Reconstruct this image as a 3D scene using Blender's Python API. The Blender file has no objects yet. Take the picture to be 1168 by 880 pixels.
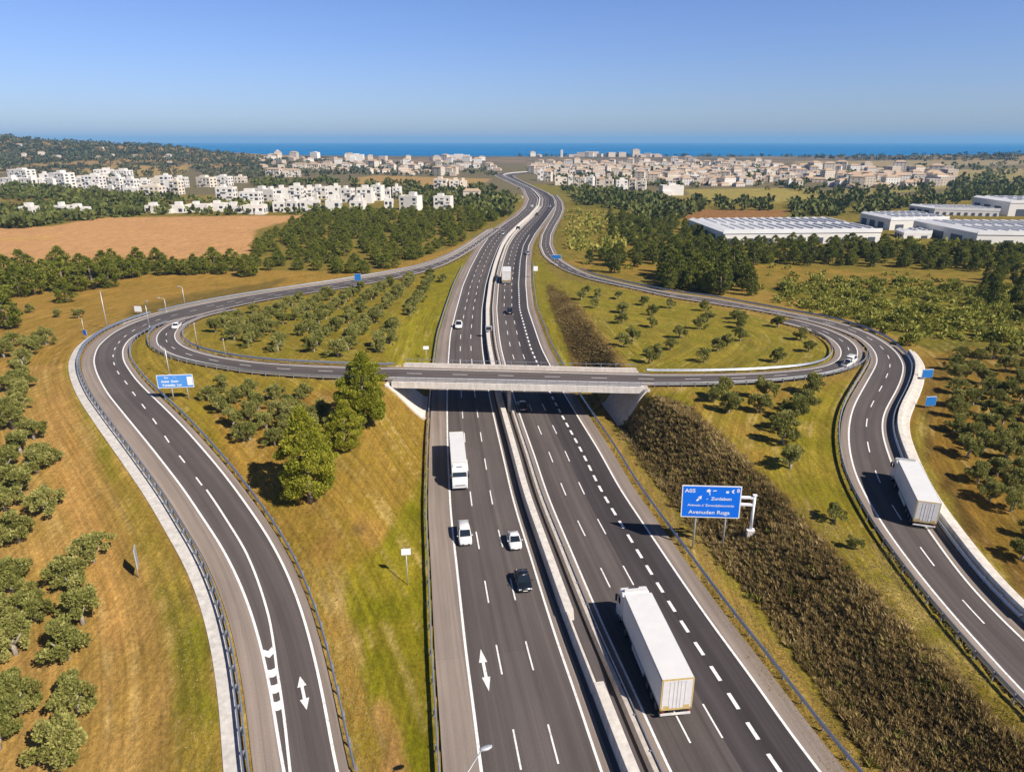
SUN_E, SKY_S, EXPO = 4.0, .10, .35
SKY_AIR, SKY_DUST, SKY_OZ = 1.0, .6, 2.0
HAZE, HAZE_C = .00006, (.75,.85,1,1)
SUN_E, SKY_S, EXPO = 5.0, .057, .52
SKY_AIR, SKY_DUST, SKY_OZ = 1.0, .5, 2.0
SKY_TINT = (.91, 1.05, 1.6)
HAZE, HAZE_C = .000075, (.29,.63,1,1)
import bpy, math, random
import numpy as np
from mathutils import Vector, Matrix
rad = math.radians
random.seed(7)
rng = np.random.default_rng(7)
SC = bpy.context.scene
COL = SC.collection

# ------------------------------------------------------------------ survey: photo pixels -> ground metres
FPX, TH, CH = 779.0, rad(19.7), 50.0
ST, CT = math.sin(TH), math.cos(TH)

def proj(x, y, z):
    zz = z - CH
    d = y * CT - zz * ST
    d = np.where(np.abs(d) < 1e-3, 1e-3, d)
    return 584 + FPX * x / d, 440 + FPX * (-y * ST - zz * CT) / d, d

def flat(px, py, z=0.0):
    u, v = (px - 584) / FPX, (py - 440) / FPX
    t = (CH - z) / (ST + v * CT)
    return np.array([u * t, (CT - v * ST) * t])

def atY(px, Y):
    """world x of pixel column px at forward distance Y on the plain"""
    return (px - 584) / FPX * (Y * CT + CH * ST)

def smooth1(a, n):
    if n < 1: return a
    k = np.hanning(2 * n + 3)[1:-1]; k /= k.sum()
    p = np.pad(a, ((n, n),) + ((0, 0),) * (a.ndim - 1), mode='edge') if a.ndim > 1 else np.pad(a, n, mode='edge')
    # reflect about the end points so the ends stay put
    if a.ndim > 1:
        p[:n] = 2 * a[0] - a[1:n + 1][::-1] if len(a) > n else p[:n]
        p[-n:] = 2 * a[-1] - a[-n - 1:-1][::-1] if len(a) > n else p[-n:]
        return np.stack([np.convolve(p[:, i], k, 'valid') for i in range(a.shape[1])], 1)
    return np.convolve(p, k, 'valid')

def resample(P, step):
    P = np.asarray(P, float)
    s = np.r_[0, np.cumsum(np.linalg.norm(np.diff(P, axis=0), axis=1))]
    n = max(2, int(s[-1] / step) + 1)
    t = np.linspace(0, s[-1], n)
    return np.stack([np.interp(t, s, P[:, i]) for i in range(P.shape[1])], 1)

# --- motorway edge lines, traced on the flat
L0PX = [(552.5,900),(548,880),(542,818),(534,764),(526.6,700),(520.5,640),(515.5,600),(513.5,573),(510.8,520),(510,467),(510.4,440),(511,418),(513.6,382),(519.6,356.7),(528,326),(536.6,305.6),(548,284),(558,270),(572.5,257.6),(589,246.5),(599,237),(603,227),(598,215.7),(583,208.5),(571,203),(565.5,200),(566,198.3),(574,196.8),(592,195.8),(612,195)]
R4PX = [(952,900),(933.6,880),(887,816),(854.5,768),(817,719),(778,663),(737,602),(706,556),(684,515),(662.7,481),(642,447),(630,421.5),(617.6,397.6),(602,352),(599.7,324),(600.3,297),(603,280),(610,267),(624,248),(633,235),(632,226),(624,220),(610,213.5),(596,207),(587,202.5),(584.5,200.3),(590,198.8),(604,197.6),(616,196.8)]
def _edge(pts):
    P = [flat(*p) for p in pts]; a, b_ = P[0], P[3]
    d = (a - b_) / np.linalg.norm(a - b_)
    return smooth1(resample([a + d * 32] + P, 1.0), 5)
L0, R4 = _edge(L0PX), _edge(R4PX)

def pair(L, R):
    """centre, left->right normal, half width for two edge lines"""
    d = ((L[:, None, :] - R[None, :, :]) ** 2).sum(2)
    j = d.argmin(1)
    Rm = R[j]
    C = (L + Rm) / 2; hw = np.linalg.norm(Rm - L, axis=1) / 2
    C = smooth1(C, 6); hw = smooth1(hw, 8)
    T = np.gradient(C, axis=0); T /= np.linalg.norm(T, axis=1)[:, None] + 1e-9
    T = smooth1(T, 6); T /= np.linalg.norm(T, axis=1)[:, None] + 1e-9
    N = np.stack([T[:, 1], -T[:, 0]], 1)
    s = np.r_[0, np.cumsum(np.linalg.norm(np.diff(C, axis=0), axis=1))]
    return dict(C=C, N=N, hw=hw, s=s)
MW = pair(L0, R4)
# near end: extend the motorway behind the camera
def _mono(P):
    i = np.argsort(P[:, 1]); return P[i, 1], P[i, 0]
_n = 720
YL, XL = _mono(L0[:_n]); YR, XR = _mono(R4[:_n])
def xl(Y):
    a = np.interp(Y, YL, XL); return a + np.where(Y < YL[0], (YL[0] - Y) * 0.145, 0)
def xr(Y):
    a = np.interp(Y, YR, XR); return a + np.where(Y < YR[0], (YR[0] - Y) * 0.145, 0)

_py = np.arange(-100, 3000, 2.0)
_PR = smooth1(np.interp(_py, [-100, 55, 86, 105, 128, 140, 212, 275, 3000], [5, 5, 6, 7, 7, 5.6, 2, 0, 0]), 6)
_PL = smooth1(np.interp(_py, [-100, 30, 43, 65, 85, 106, 130, 145, 190, 250, 3000], [.3, .3, .5, 2, 4.4, 6.8, 7, 6.2, 3, 0, 0]), 6)

def sstep(t):
    t = np.clip(t, 0, 1); return t * t * (3 - 2 * t)

def hills(x, y):
    rid = np.interp(x, [-3000, -1900, -1425, -1190, -1060, -940, -700, -450, -150, 400, 1100, 1500, 2600], [74, 70, 60, 47, 37, 27, 12, 3, 0, 0, 2, 18, 30])
    prof = np.interp(y, [800, 1100, 1500, 1950, 2150, 2400], [0, .10, .45, 1.0, .95, .2])
    bump = 1 + 0.10 * np.sin(x * .011 + y * .006) + .06 * np.sin(x * .027 - y * .013)
    return rid * prof * bump

def h(x, y):
    x = np.asarray(x, float); y = np.asarray(y, float)
    offR = x - xr(y); offL = xl(y) - x
    topR = np.interp(y, [60, 98, 114, 133, 155], [16.5, 16.3, 11.2, 11.0, 13.5])
    topL = np.interp(y, [60, 105, 118, 130, 150, 200], [15, 13, 11.5, 11.5, 15, 18])
    baL = np.interp(y, [90, 112, 130, 150], [4.6, 4.4, 4.4, 4.8])
    tR = (offR - 7.0) / (topR - 7.0); tL = (offL - baL) / (topL - baL)
    fR = .75 * np.clip(tR, 0, 1) + .25 * sstep(tR); fL = .6 * np.clip(tL, 0, 1) + .4 * sstep(tL)
    z = np.interp(y, _py, _PR) * fR + np.interp(y, _py, _PL) * fL
    z = z + hills(x, y)
    return z - 6.0 * sstep((y - 2560) / 90.0)

def G(px, py, dz=0.0):
    """pixel -> point on the ground (x, y, z)"""
    u, v = (px - 584) / FPX, (py - 440) / FPX
    a, b_ = CT - v * ST, ST + v * CT          # forward and downward metres per unit of ray
    t = _TS; x, y = u * t, a * t
    below = CH - b_ * t <= h(x, y) + dz
    k = int(below.argmax()) if below.any() else len(t) - 1
    lo, hi = t[max(k - 1, 0)], t[k]
    for _ in range(22):
        m_ = (lo + hi) / 2
        if CH - b_ * m_ <= float(h(u * m_, a * m_)) + dz: hi = m_
        else: lo = m_
    return np.array([u * hi, a * hi, float(h(u * hi, a * hi))])
_TS = np.geomspace(25, 2950, 260)

# ------------------------------------------------------------------ numpy noise
_perm = rng.random((256, 256))
def vnoise(x, y):
    xi = np.floor(x).astype(int); yi = np.floor(y).astype(int)
    fx = x - xi; fy = y - yi
    fx = fx * fx * (3 - 2 * fx); fy = fy * fy * (3 - 2 * fy)
    g = lambda a, b: _perm[a % 256, b % 256]
    return (g(xi, yi) * (1 - fx) + g(xi + 1, yi) * fx) * (1 - fy) + (g(xi, yi + 1) * (1 - fx) + g(xi + 1, yi + 1) * fx) * fy
def fbm(x, y, o=4):
    a, s, t = 1.0, 0, 0
    for i in range(o):
        s = s + a * vnoise(x * 2 ** i + 17 * i, y * 2 ** i + 31 * i); t += a; a *= .55
    return s / t

# ------------------------------------------------------------------ colour + materials
def lin(c):
    c = np.asarray(c, float) / 255.
    return np.where(c <= .04045, c / 12.92, ((c + .055) / 1.055) ** 2.4)
ALB = 0.66
def alb(r, g, b, k=1.0):
    return tuple(lin((r, g, b)) * ALB * k)

def nt(name):
    m = bpy.data.materials.new(name); m.use_nodes = True
    t = m.node_tree; b = t.nodes['Principled BSDF']
    return m, t, b, t.nodes, t.links

def mat(name, c, rough=.6, metal=0., var=.12, scale=3.0, spec=.4, coat=0., bump=0.):
    m, t, b, N, L = nt(name)
    b.inputs['Roughness'].default_value = rough; b.inputs['Metallic'].default_value = metal
    b.inputs['Specular IOR Level'].default_value = spec
    if coat: b.inputs['Coat Weight'].default_value = coat; b.inputs['Coat Roughness'].default_value = .08
    if var > 0:
        tc = N.new('ShaderNodeTexCoord'); nz = N.new('ShaderNodeTexNoise')
        nz.inputs['Scale'].default_value = scale; nz.inputs['Detail'].default_value = 6; nz.inputs['Roughness'].default_value = .65
        L.new(tc.outputs['Object'], nz.inputs['Vector'])
        mr = N.new('ShaderNodeMapRange'); mr.inputs[1].default_value = .25; mr.inputs[2].default_value = .75
        mr.inputs[3].default_value = 1 - var; mr.inputs[4].default_value = 1 + var
        L.new(nz.outputs['Fac'], mr.inputs[0])
        mx = N.new('ShaderNodeVectorMath'); mx.operation = 'SCALE'; mx.inputs[0].default_value = c[:3]
        L.new(mr.outputs[0], mx.inputs['Scale']); L.new(mx.outputs[0], b.inputs['Base Color'])
        if bump:
            bp = N.new('ShaderNodeBump'); bp.inputs['Strength'].default_value = bump; bp.inputs['Distance'].default_value = .05
            L.new(nz.outputs['Fac'], bp.inputs['Height']); L.new(bp.outputs[0], b.inputs['Normal'])
    else:
        b.inputs['Base Color'].default_value = (*c[:3], 1)
    return m

# ------------------------------------------------------------------ mesh + object helpers
def link(name, me, m=None, parent=None, loc=None, rz=0.0):
    o = bpy.data.objects.new(name, me); COL.objects.link(o)
    if m is not None and me is not None:
        for q in (m if isinstance(m, (list, tuple)) else [m]): me.materials.append(q)
    if parent is not None: o.parent = parent
    if loc is not None: o.location = loc
    if rz: o.rotation_euler = (0, 0, rz)
    return o

def mesh_np(name, V, Fq, cols=None, smooth=False, uv=None, mi=None, tone=None):
    """V (n,3); Fq (m,k) one polygon size, or list of polygons"""
    me = bpy.data.meshes.new(name)
    V = np.asarray(V, np.float32)
    if isinstance(Fq, np.ndarray):
        m, k = Fq.shape
        me.vertices.add(len(V)); me.vertices.foreach_set('co', V.ravel())
        me.loops.add(m * k); me.loops.foreach_set('vertex_index', Fq.astype(np.int32).ravel())
        me.polygons.add(m)
        me.polygons.foreach_set('loop_start', np.arange(0, m * k, k, dtype=np.int32))
        me.update(calc_edges=True)
    else:
        me.from_pydata([tuple(map(float, v)) for v in V], [], [tuple(map(int, f)) for f in Fq]); me.update()
    if smooth: me.polygons.foreach_set('use_smooth', np.ones(len(me.polygons), bool))
    if cols is not None:      # per vertex rgb
        a = me.color_attributes.new('Col', 'FLOAT_COLOR', 'POINT')
        a.data.foreach_set('color', np.c_[cols, np.ones(len(cols))].astype(np.float32).ravel())
    if tone is not None:      # per face float
        a = me.attributes.new('tone', 'FLOAT', 'FACE'); a.data.foreach_set('value', np.asarray(tone, np.float32))
    if uv is not None:
        l = me.uv_layers.new(name='UVMap')
        idx = np.zeros(len(me.loops), np.int32); me.loops.foreach_get('vertex_index', idx)
        l.data.foreach_set('uv', np.asarray(uv, np.float32)[idx].ravel())
    if mi is not None: me.polygons.foreach_set('material_index', np.asarray(mi, np.int32))
    return me

class MB:
    """collects solids into ONE mesh"""
    def __init__(s): s.V = []; s.F = []; s.M = []
    def add(s, V, F, mi=0):
        b = len(s.V); s.V += [tuple(v) for v in V]
        s.F += [tuple(i + b for i in f) for f in F]; s.M += [mi] * len(F); return s
    def box(s, x0, x1, y0, y1, z0, z1, mi=0, bev=0.0):
        if bev <= 0:
            V = [(x0,y0,z0),(x1,y0,z0),(x1,y1,z0),(x0,y1,z0),(x0,y0,z1),(x1,y0,z1),(x1,y1,z1),(x0,y1,z1)]
            return s.add(V, [(3,2,1,0),(4,5,6,7),(0,1,5,4),(1,2,6,5),(2,3,7,6),(3,0,4,7)], mi)
        b = bev
        def ring(z, i): 
            a0, a1, c0, c1 = x0 + i, x1 - i, y0 + i, y1 - i
            return [(a0+b,c0,z),(a1-b,c0,z),(a1,c0+b,z),(a1,c1-b,z),(a1-b,c1,z),(a0+b,c1,z),(a0,c1-b,z),(a0,c0+b,z)]
        return s.loft([ring(z0, b*.6), ring(z0 + b, 0), ring(z1 - b, 0), ring(z1, b*.6)], mi)
    def loft(s, rings, mi=0, cap=True, closed=True):
        n = len(rings[0]); V = [p for r in rings for p in r]; F = []
        for i in range(len(rings) - 1):
            for j in range(n if closed else n - 1):
                k = (j + 1) % n
                F.append((i*n+j, i*n+k, (i+1)*n+k, (i+1)*n+j))
        if cap: F.append(tuple(range(n))[::-1]); F.append(tuple((len(rings)-1)*n + j for j in range(n)))
        return s.add(V, F, mi)
    def tube(s, p0, p1, r0, r1=None, n=8, mi=0):
        r1 = r0 if r1 is None else r1
        p0, p1 = Vector(p0), Vector(p1); d = (p1 - p0).normalized()
        a = d.orthogonal().normalized(); b = d.cross(a)
        rg = lambda p, r: [tuple(p + a * (r * math.cos(2*math.pi*i/n)) + b * (r * math.sin(2*math.pi*i/n))) for i in range(n)]
        return s.loft([rg(p0, r0), rg(p1, r1)], mi)
    def path(s, pts, rads, n=7, mi=0):
        rings = []
        P = [Vector(p) for p in pts]; a = None
        for i, p in enumerate(P):
            d = (P[min(i+1, len(P)-1)] - P[max(i-1, 0)]).normalized()
            a = d.orthogonal().normalized() if a is None else (a - d * a.dot(d)).normalized()
            b = d.cross(a)
            rings.append([tuple(p + a*(rads[i]*math.cos(2*math.pi*k/n)) + b*(rads[i]*math.sin(2*math.pi*k/n))) for k in range(n)])
        return s.loft(rings, mi)
    def mesh(s, name, smooth=False):
        return mesh_np(name, s.V, s.F, mi=s.M, smooth=smooth)
    def build(s, name, m, parent=None, smooth=False, **k):
        return link(name, s.mesh(name, smooth), m, parent, **k)

def empty(name, loc, rz=0.0, label=None, cat=None, group=None, scale=None):
    o = bpy.data.objects.new(name, None); COL.objects.link(o)
    o.location = tuple(map(float, loc)); o.rotation_euler = (0, 0, rz); o.empty_display_size = .5
    if scale is not None: o.scale = scale if hasattr(scale, '__len__') else (scale,) * 3
    return tag(o, label, cat, group)
def tag(o, label=None, cat=None, group=None, kind=None):
    if label: o['label'] = label
    if cat: o['category'] = cat
    if group: o['group'] = group
    if kind: o['kind'] = kind
    return o
def structure(o): o['kind'] = 'structure'; return o
def stuff(o): o['kind'] = 'stuff'; return o
_kids = {}
def copy_tree(o, parent=None):
    c = o.copy(); COL.objects.link(c)
    if parent is not None: c.parent = parent
    if o.name not in _kids: _kids[o.name] = [q for q in bpy.data.objects if q.parent == o]
    for ch in _kids[o.name]: copy_tree(ch, c)
    return c

_ONES = 'zeroth first second third fourth fifth sixth seventh eighth ninth tenth eleventh twelfth thirteenth fourteenth fifteenth sixteenth seventeenth eighteenth nineteenth'.split()
_TENS = {2: 'twent', 3: 'thirt', 4: 'fort', 5: 'fift', 6: 'sixt', 7: 'sevent'}
def ordn(n):
    if n < 20: return _ONES[n]
    t, r = divmod(n, 10)
    return _TENS[t] + 'ieth' if r == 0 else _TENS[t] + 'y-' + _ONES[r]
# ------------------------------------------------------------------ ramps: traced edge lines
DECK_Z = 7.0
def W2(pts):
    onb = lambda p: 425 < p[0] < 760 and 415 < p[1] < 445
    return np.array([flat(*p, DECK_Z) if onb(p) else G(*p)[:2] for p in pts])
AL_PX = [(330,905),(322,877),(313,810),(303.6,760),(297,734.5),(288,702),(273.6,663.6),(253.6,623.6),(237,600),(210.6,559.6),(180,520),(144,476),(123,450),(110.5,427),(106.5,411),(112,395),(129,380),(150,369.5),(180,359),(220,349.5),(260,341.8),(300,335),(350,327.5),(400,320),(440,313.5),(478,306),(503,298),(520,290),(537,280),(551,270),(566,259.5)]
AR_PX = [(389,905),(383,877),(376,833.6),(365,777),(348,707),(333.6,667),(317,631),(298,600),(269.7,559.6),(246.6,530),(213,491.6),(177,455.6),(154,432.5),(141,413),(139.5,399),(147,387),(167,375.5),(190,367.5),(212,362),(236,356.5),(262,350.5),(300,342.5),(350,334.5),(400,327),(440,319.5),(478,311.5),(505,302.5),(524,293),(540,283),(554,272.5),(569,261.5)]
BO_PX = [(262,351),(236,357.5),(210.7,364),(197,368.5),(186.7,374.5),(180,381),(178,389),(182,397),(196,404.5),(215,410.5),(240,415.5),(270,420.5),(300,424.5),(360,428.5),(442,431),(584,434),(732,437.5),(800,437.3),(860,434.8),(900,431.5),(935.5,427),(955,422.5),(969.7,417),(976.6,410.5),(979,402),(975,393),(964,385),(946,377),(934,372.7),(915,367.5),(896,363.5)]
BI_PX = [(277,352.5),(260,354),(231,360.5),(214,367.5),(205.6,373),(199.3,379.7),(199,386),(202.5,391.5),(213,398.5),(231,404.3),(257,410),(300,415.5),(360,419),(442,421),(584,424.5),(714,428),(800,429),(860,427.5),(895,425),(930,421.5),(944,418),(954.7,413),(960,405.6),(958.8,397),(950.5,388),(940,382),(930,378),(915,373),(893,367.5)]
CL_PX = [(1205,828),(1168,793),(1121,739),(1084,700),(1064.7,675),(1036.6,641),(1008.5,602),(991.7,573.7),(980,553),(972,531),(968,508.5),(967.7,489),(971,471),(978,455),(989,435.8),(997.5,421),(1001,411),(998.5,401.5),(990,392),(980.7,385),(966,378.5),(946,371.5),(915,363.5),(860,353),(817,346.5),(765.5,338.5),(714,327),(675,318.5),(645,307.5),(630,299),(621,291),(617,280),(619,268),(625,256),(631,246),(634,238),(634.5,230),(630,222.5)]
CR_PX = [(1268,820),(1230,790),(1168,732),(1125,690),(1100,663),(1072,624),(1046,587),(1030,560),(1020,537),(1011,513),(1005,491),(1007,474),(1013.5,461),(1021.8,447),(1028.6,431.6),(1030.7,417),(1024.5,404),(1012,393),(995.7,383.5),(980,376.3),(952,367),(896,356.5),(817,341.5),(765.5,335),(714,324.5),(676,315.5),(655,307),(640,298),(631,289),(627,279),(628,268),(633,257),(639,247),(642,238.5),(640.5,230),(634.5,222.5)]
def road(LP, RP, n=1.0):
    return pair(smooth1(resample(W2(LP), n), 4), smooth1(resample(W2(RP), n), 4))
RA, RB, RC = road(AL_PX, AR_PX), road(BO_PX, BI_PX), road(CL_PX, CR_PX)
# B is traced outer->inner line; its loop runs left to right with the near line on its right hand
DECK_Z = 7.0
DX0, DX1 = -23.6, 25.0
def zB(x, y):
    z = h(x, y)
    w = sstep((x - DX0 + 3) / 3.0) * sstep((DX1 + 3 - x) / 3.0)
    near = ((y > 95) & (y < 150)).astype(float)
    w = w * near
    return z * (1 - w) + DECK_Z * w

def on_road(R, x, y, extra):
    """signed clearance to the ribbon: <0 on it"""
    C, hw = R['C'], R['hw']
    out = np.full(x.shape, 1e3)
    bb = (x > C[:, 0].min() - 45) & (x < C[:, 0].max() + 45) & (y > C[:, 1].min() - 25) & (y < C[:, 1].max() + 25)
    idx = np.nonzero(bb)[0]
    Cs, hs = C[::3], hw[::3]
    for k in range(0, len(idx), 20000):
        q = idx[k:k + 20000]
        d = np.sqrt((x[q, None] - Cs[None, :, 0]) ** 2 + (y[q, None] - Cs[None, :, 1]) ** 2) - hs[None, :]
        out[q] = d.min(1)
    return out - extra

# ------------------------------------------------------------------ terrain sheet
rows = [-70.0]
while rows[-1] < 2700: rows.append(rows[-1] + max(.62, (rows[-1] + 95) * .0048))
rows = np.array(rows)
tt = np.linspace(-1, 1, 761)
tt = np.sign(tt) * (0.75 * np.abs(tt) + .25 * np.abs(tt) ** 2)
TX = tt[None, :] * (rows[:, None] + 130) * .95
TY = np.repeat(rows[:, None], len(tt), 1)
nr, nc = TX.shape
x, y = TX.ravel(), TY.ravel()
z = h(x, y)
px, py, dd = proj(x, y, z)
front = dd > 5
px = np.where(front, px, -9999.); py = np.where(front, py, 9999.)
# ragged outlines: shift the look-up by a noise that shrinks with distance
sc = np.clip(60.0 / np.maximum(dd, 20), .02, 1)
jx = (fbm(x * .35, y * .35, 3) - .5) * 26 * sc; jy = (fbm(x * .35 + 90, y * .35 + 40, 3) - .5) * 18 * sc
qx, qy = px + jx, py + jy

def pip(poly, X, Y):
    ins = np.zeros(X.shape, bool); n = len(poly)
    for i in range(n):
        (x0, y0), (x1, y1) = poly[i], poly[(i + 1) % n]
        if y0 == y1: continue
        c = ((y0 > Y) != (y1 > Y)) & (X < (x1 - x0) * (Y - y0) / (y1 - y0) + x0)
        ins ^= c
    return ins

cols = np.zeros((len(x), 3)); cols[:] = alb(178, 148, 78)
n1 = fbm(x * .05, y * .05, 4); n2 = fbm(x * .22 + 50, y * .22, 4); n3 = fbm(x * .012, y * .012 + 9, 4)
def paint(poly, c1, c2=None, nz=None, raw=False):
    m = pip(poly, px if raw else qx, py if raw else qy)
    a = np.array(alb(*c1)); b = np.array(alb(*(c2 or c1)))
    t = sstep(((n2 if nz is None else nz)[m] - .3) / .4)[:, None]
    cols[m] = a * (1 - t) + b * t
    return m
far = y > 240
cols[far] = alb(150, 132, 66)
# far plain, coast and hills
cols[y > 700] = alb(128, 116, 84)
m = y > 1650; t = sstep((n3[m] - .35) / .3)[:, None]
cols[m] = np.array(alb(150, 128, 100)) * (1 - t) + np.array(alb(112, 102, 82)) * t
m = y > 2470; cols[m] = alb(120, 112, 92)
m = (hills(x, y) > 2.5) & (y > 850)
t = sstep((fbm(x * .02, y * .009, 4)[m] - .43) / .10)[:, None]
cols[m] = np.array(alb(72, 74, 46)) * (1 - t) + np.array(alb(172, 140, 92)) * t
# far fields
paint([(75,196),(140,188),(215,190),(210,198),(120,203),(80,202)], (176,146,88), (188,158,100))
paint([(400,203),(430,200),(560,204),(548,212),(480,214),(405,210)], (190,152,96), (176,144,88))
paint([(0,222),(60,218),(80,238),(60,248),(0,252)], (165,135,75), (120,115,55))
paint([(590,208),(760,222),(790,248),(700,300),(640,300),(628,250)], (150,132,62), (120,118,48))
paint([(780,216),(905,214),(960,222),(890,232),(800,232)], (178,158,84), (160,146,76))
paint([(716,238),(905,240),(880,252),(770,252),(720,246)], (176,130,88), (168,122,82))
paint([(900,228),(1000,226),(980,245),(900,250)], (150,135,65), (120,115,50))
paint([(1085,236),(1168,234),(1168,242),(1120,244)], (185,150,70), (170,140,70))
paint([(640,235),(900,262),(1168,270),(1168,330),(880,330),(640,300)], (140,126,56), (164,142,68))
paint([(640,297),(760,297),(860,302),(1120,316),(1110,330),(870,328),(760,318),(690,322)], (184,148,74), (150,132,58))
paint([(870,330),(1168,322),(1168,420),(1060,400),(1000,372)], (146,134,52), (118,114,44))
paint([(905,184),(1168,182),(1168,188),(1000,190),(910,190)], (178,156,112), (160,142,104))
paint([(1060,194),(1168,192),(1168,204),(1090,206)], (184,160,110), (166,146,100))
paint([(960,208),(1080,206),(1085,214),(1000,222),(962,220)], (150,144,80), (168,150,92))
paint([(1080,196),(1168,198),(1168,208),(1100,206)], (176,158,104), (150,140,80))
paint([(960,344),(1040,338),(1110,350),(1100,362),(1010,360)], (158,148,60), (146,138,56))
# big ploughed field on the left
paint([(-300,268),(60,258),(112,248),(352,245.5),(292,262),(284,292),(100,299),(-300,318)], (216,164,108), (208,158,104), n1)
paint([(0,271),(60,269),(62,273),(0,275)], (214,170,100), (206,160,95))
# field between pines and ramp
paint([(-300,318),(0,318),(300,308),(420,310),(510,285),(560,262),(572,256),(575,262),(540,282),(480,306),(300,334),(180,358),(105,395),(85,420),(-300,420)], (192,152,82), (176,142,70))
paint([(150,350),(215,336),(300,322),(330,316),(300,334),(180,358),(140,368)], (150,124,70), (140,118,60))
# near left field
paint([(-900,420),(85,415),(110,470),(200,600),(255,720),(262,1500),(-900,1500)], (192,156,92), (172,142,76))
paint([(215,1500),(200,880),(192,760),(172,670),(130,560),(92,470),(74,420),(84,400),(98,440),(130,520),(190,610),(232,700),(250,780),(252,1500)], (134,132,40), (160,138,62))
paint([(110,720),(95,640),(60,560),(50,480),(65,430),(80,480),(110,560),(140,660),(150,760)], (200,160,96), (186,148,84))
# island between the left ramp and its loop
paint([(140,410),(165,376),(180,390),(200,410),(300,428),(440,436),(440,460),(300,520),(250,520)], (178,152,66), (160,140,52))
paint([(235,455),(440,440),(400,560),(330,600),(270,560)], (186,148,76), (170,136,64))
# slope towards the motorway
paint([(440,446),(495,470),(492,600),(420,580),(330,600),(380,520),(415,480)], (172,138,68), (160,134,56))
paint([(300,570),(420,560),(470,600),(470,660),(400,660),(340,640)], (184,144,80), (160,134,56))
paint([(495,520),(470,560),(428,625),(378,660),(395,740),(430,830),(450,1500),(500,1500)], (140,136,28), (156,142,44))
paint([(345,640),(380,650),(400,740),(430,830),(452,1500),(404,1500),(392,800),(370,700)], (178,140,76), (158,136,50))
paint([(425,795),(455,820),(460,860),(470,1200),(430,1200),(435,850)], (190,146,96), (176,140,78))
paint([(402,600),(412,598),(418,606),(408,612),(400,608)], (128,104,72))
paint([(372,640),(380,640),(402,706),(420,760),(412,770),(392,720)], (196,168,120), (178,144,84), n1)
# left orchard inside the loop and verge beyond the bridge
paint([(210,380),(235,362),(300,345),(400,328),(470,316),(524,296),(535,298),(520,330),(508,380),(505,420),(435,416),(300,410),(230,402)], (168,146,62), (150,138,50))
paint([(500,306),(528,296),(537,300),(522,340),(510,400),(508,420),(438,416),(452,380),(485,330)], (158,146,48), (146,138,40))
# right loop field and beyond
paint([(606,292),(640,318),(714,332),(860,360),(940,390),(952,405),(930,420),(740,426),(690,420),(640,360),(612,320)], (168,150,64), (152,142,50))
paint([(606,292),(622,300),(632,350),(668,420),(640,420),(608,340)], (158,144,52), (146,138,44))
paint([(621,322),(650,338),(664,352),(716,421),(655,421),(640,380),(629,350)], (128,100,54), (104,84,44))
paint([(652,346),(660,345),(700,395),(722,421),(714,421),(680,378)], (190,158,90), (178,150,80))
# right terrace
paint([(735,447),(980,432),(965,490),(985,560),(1060,660),(1168,780),(1168,880),(1140,860),(1050,730),(960,640),(870,545),(790,470)], (152,142,44), (168,148,60))
paint([(780,450),(960,432),(900,470),(880,540),(830,505)], (184,150,74), (166,146,60))
paint([(752,452),(800,470),(850,520),(900,570),(960,630),(1060,735),(1168,850),(1168,870),(1040,728),(940,625),(858,548),(790,475)], (186,158,84), (172,148,72))
# brush slope soil and the grass strip below it
paint([(704,482),(760,450),(792,468),(868,540),(958,634),(1037,716),(1122,803),(1300,980),(1060,980),(1006,880),(876,700),(750,545)], (112,86,46), (84,66,34))
paint([(690,480),(704,484),(750,545),(876,700),(1006,880),(1060,980),(1030,980),(900,760),(800,620),(720,520)], (166,150,58), (150,140,44))
paint([(688,480),(700,490),(760,575),(850,690),(960,830),(1060,980),(1030,980),(900,770),(800,640),(715,525)], (190,156,92), (172,144,78))
# right of the right ramp
paint([(1046,408),(1110,395),(1400,470),(1400,1100),(1168,690),(1090,590),(1035,520),(1030,470),(1050,430)], (166,130,62), (140,116,50))
paint([(1058,420),(1074,425),(1066,470),(1062,520),(1085,580),(1130,640),(1168,690),(1168,650),(1120,600),(1080,540),(1046,520),(1046,470)], (112,88,46), (150,118,60))
paint([(1030,516),(1040,500),(1050,470),(1060,470),(1052,520),(1100,600),(1168,690),(1168,720),(1100,625)], (166,150,70), (150,136,56))
leftf = pip([(-900,420),(85,415),(110,470),(200,600),(255,720),(262,1500),(-900,1500)], px, py)
plow = pip([(-300,268),(60,258),(112,248),(352,245.5),(292,262),(284,292),(100,299),(-300,318)], px, py)
cols *= np.where(leftf[:, None], np.array([.98, .925, .80]), np.where((plow | (y > 620))[:, None], np.array([1., 1, 1]), np.array([.84, .83, .64])))
# soften
cg = cols.reshape(nr, nc, 3)
for _ in range(2):
    cg[1:-1, 1:-1] = (cg[1:-1, 1:-1] * 2 + cg[:-2, 1:-1] + cg[2:, 1:-1] + cg[1:-1, :-2] + cg[1:-1, 2:]) / 6
# broad hue drift: greener and drier patches
g = (n1 - .5)[:, None] * np.array([.10, .07, .10]); cols = cg.reshape(-1, 3) * (1 + g) * (1 + (n2 - .5)[:, None] * .12)
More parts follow.
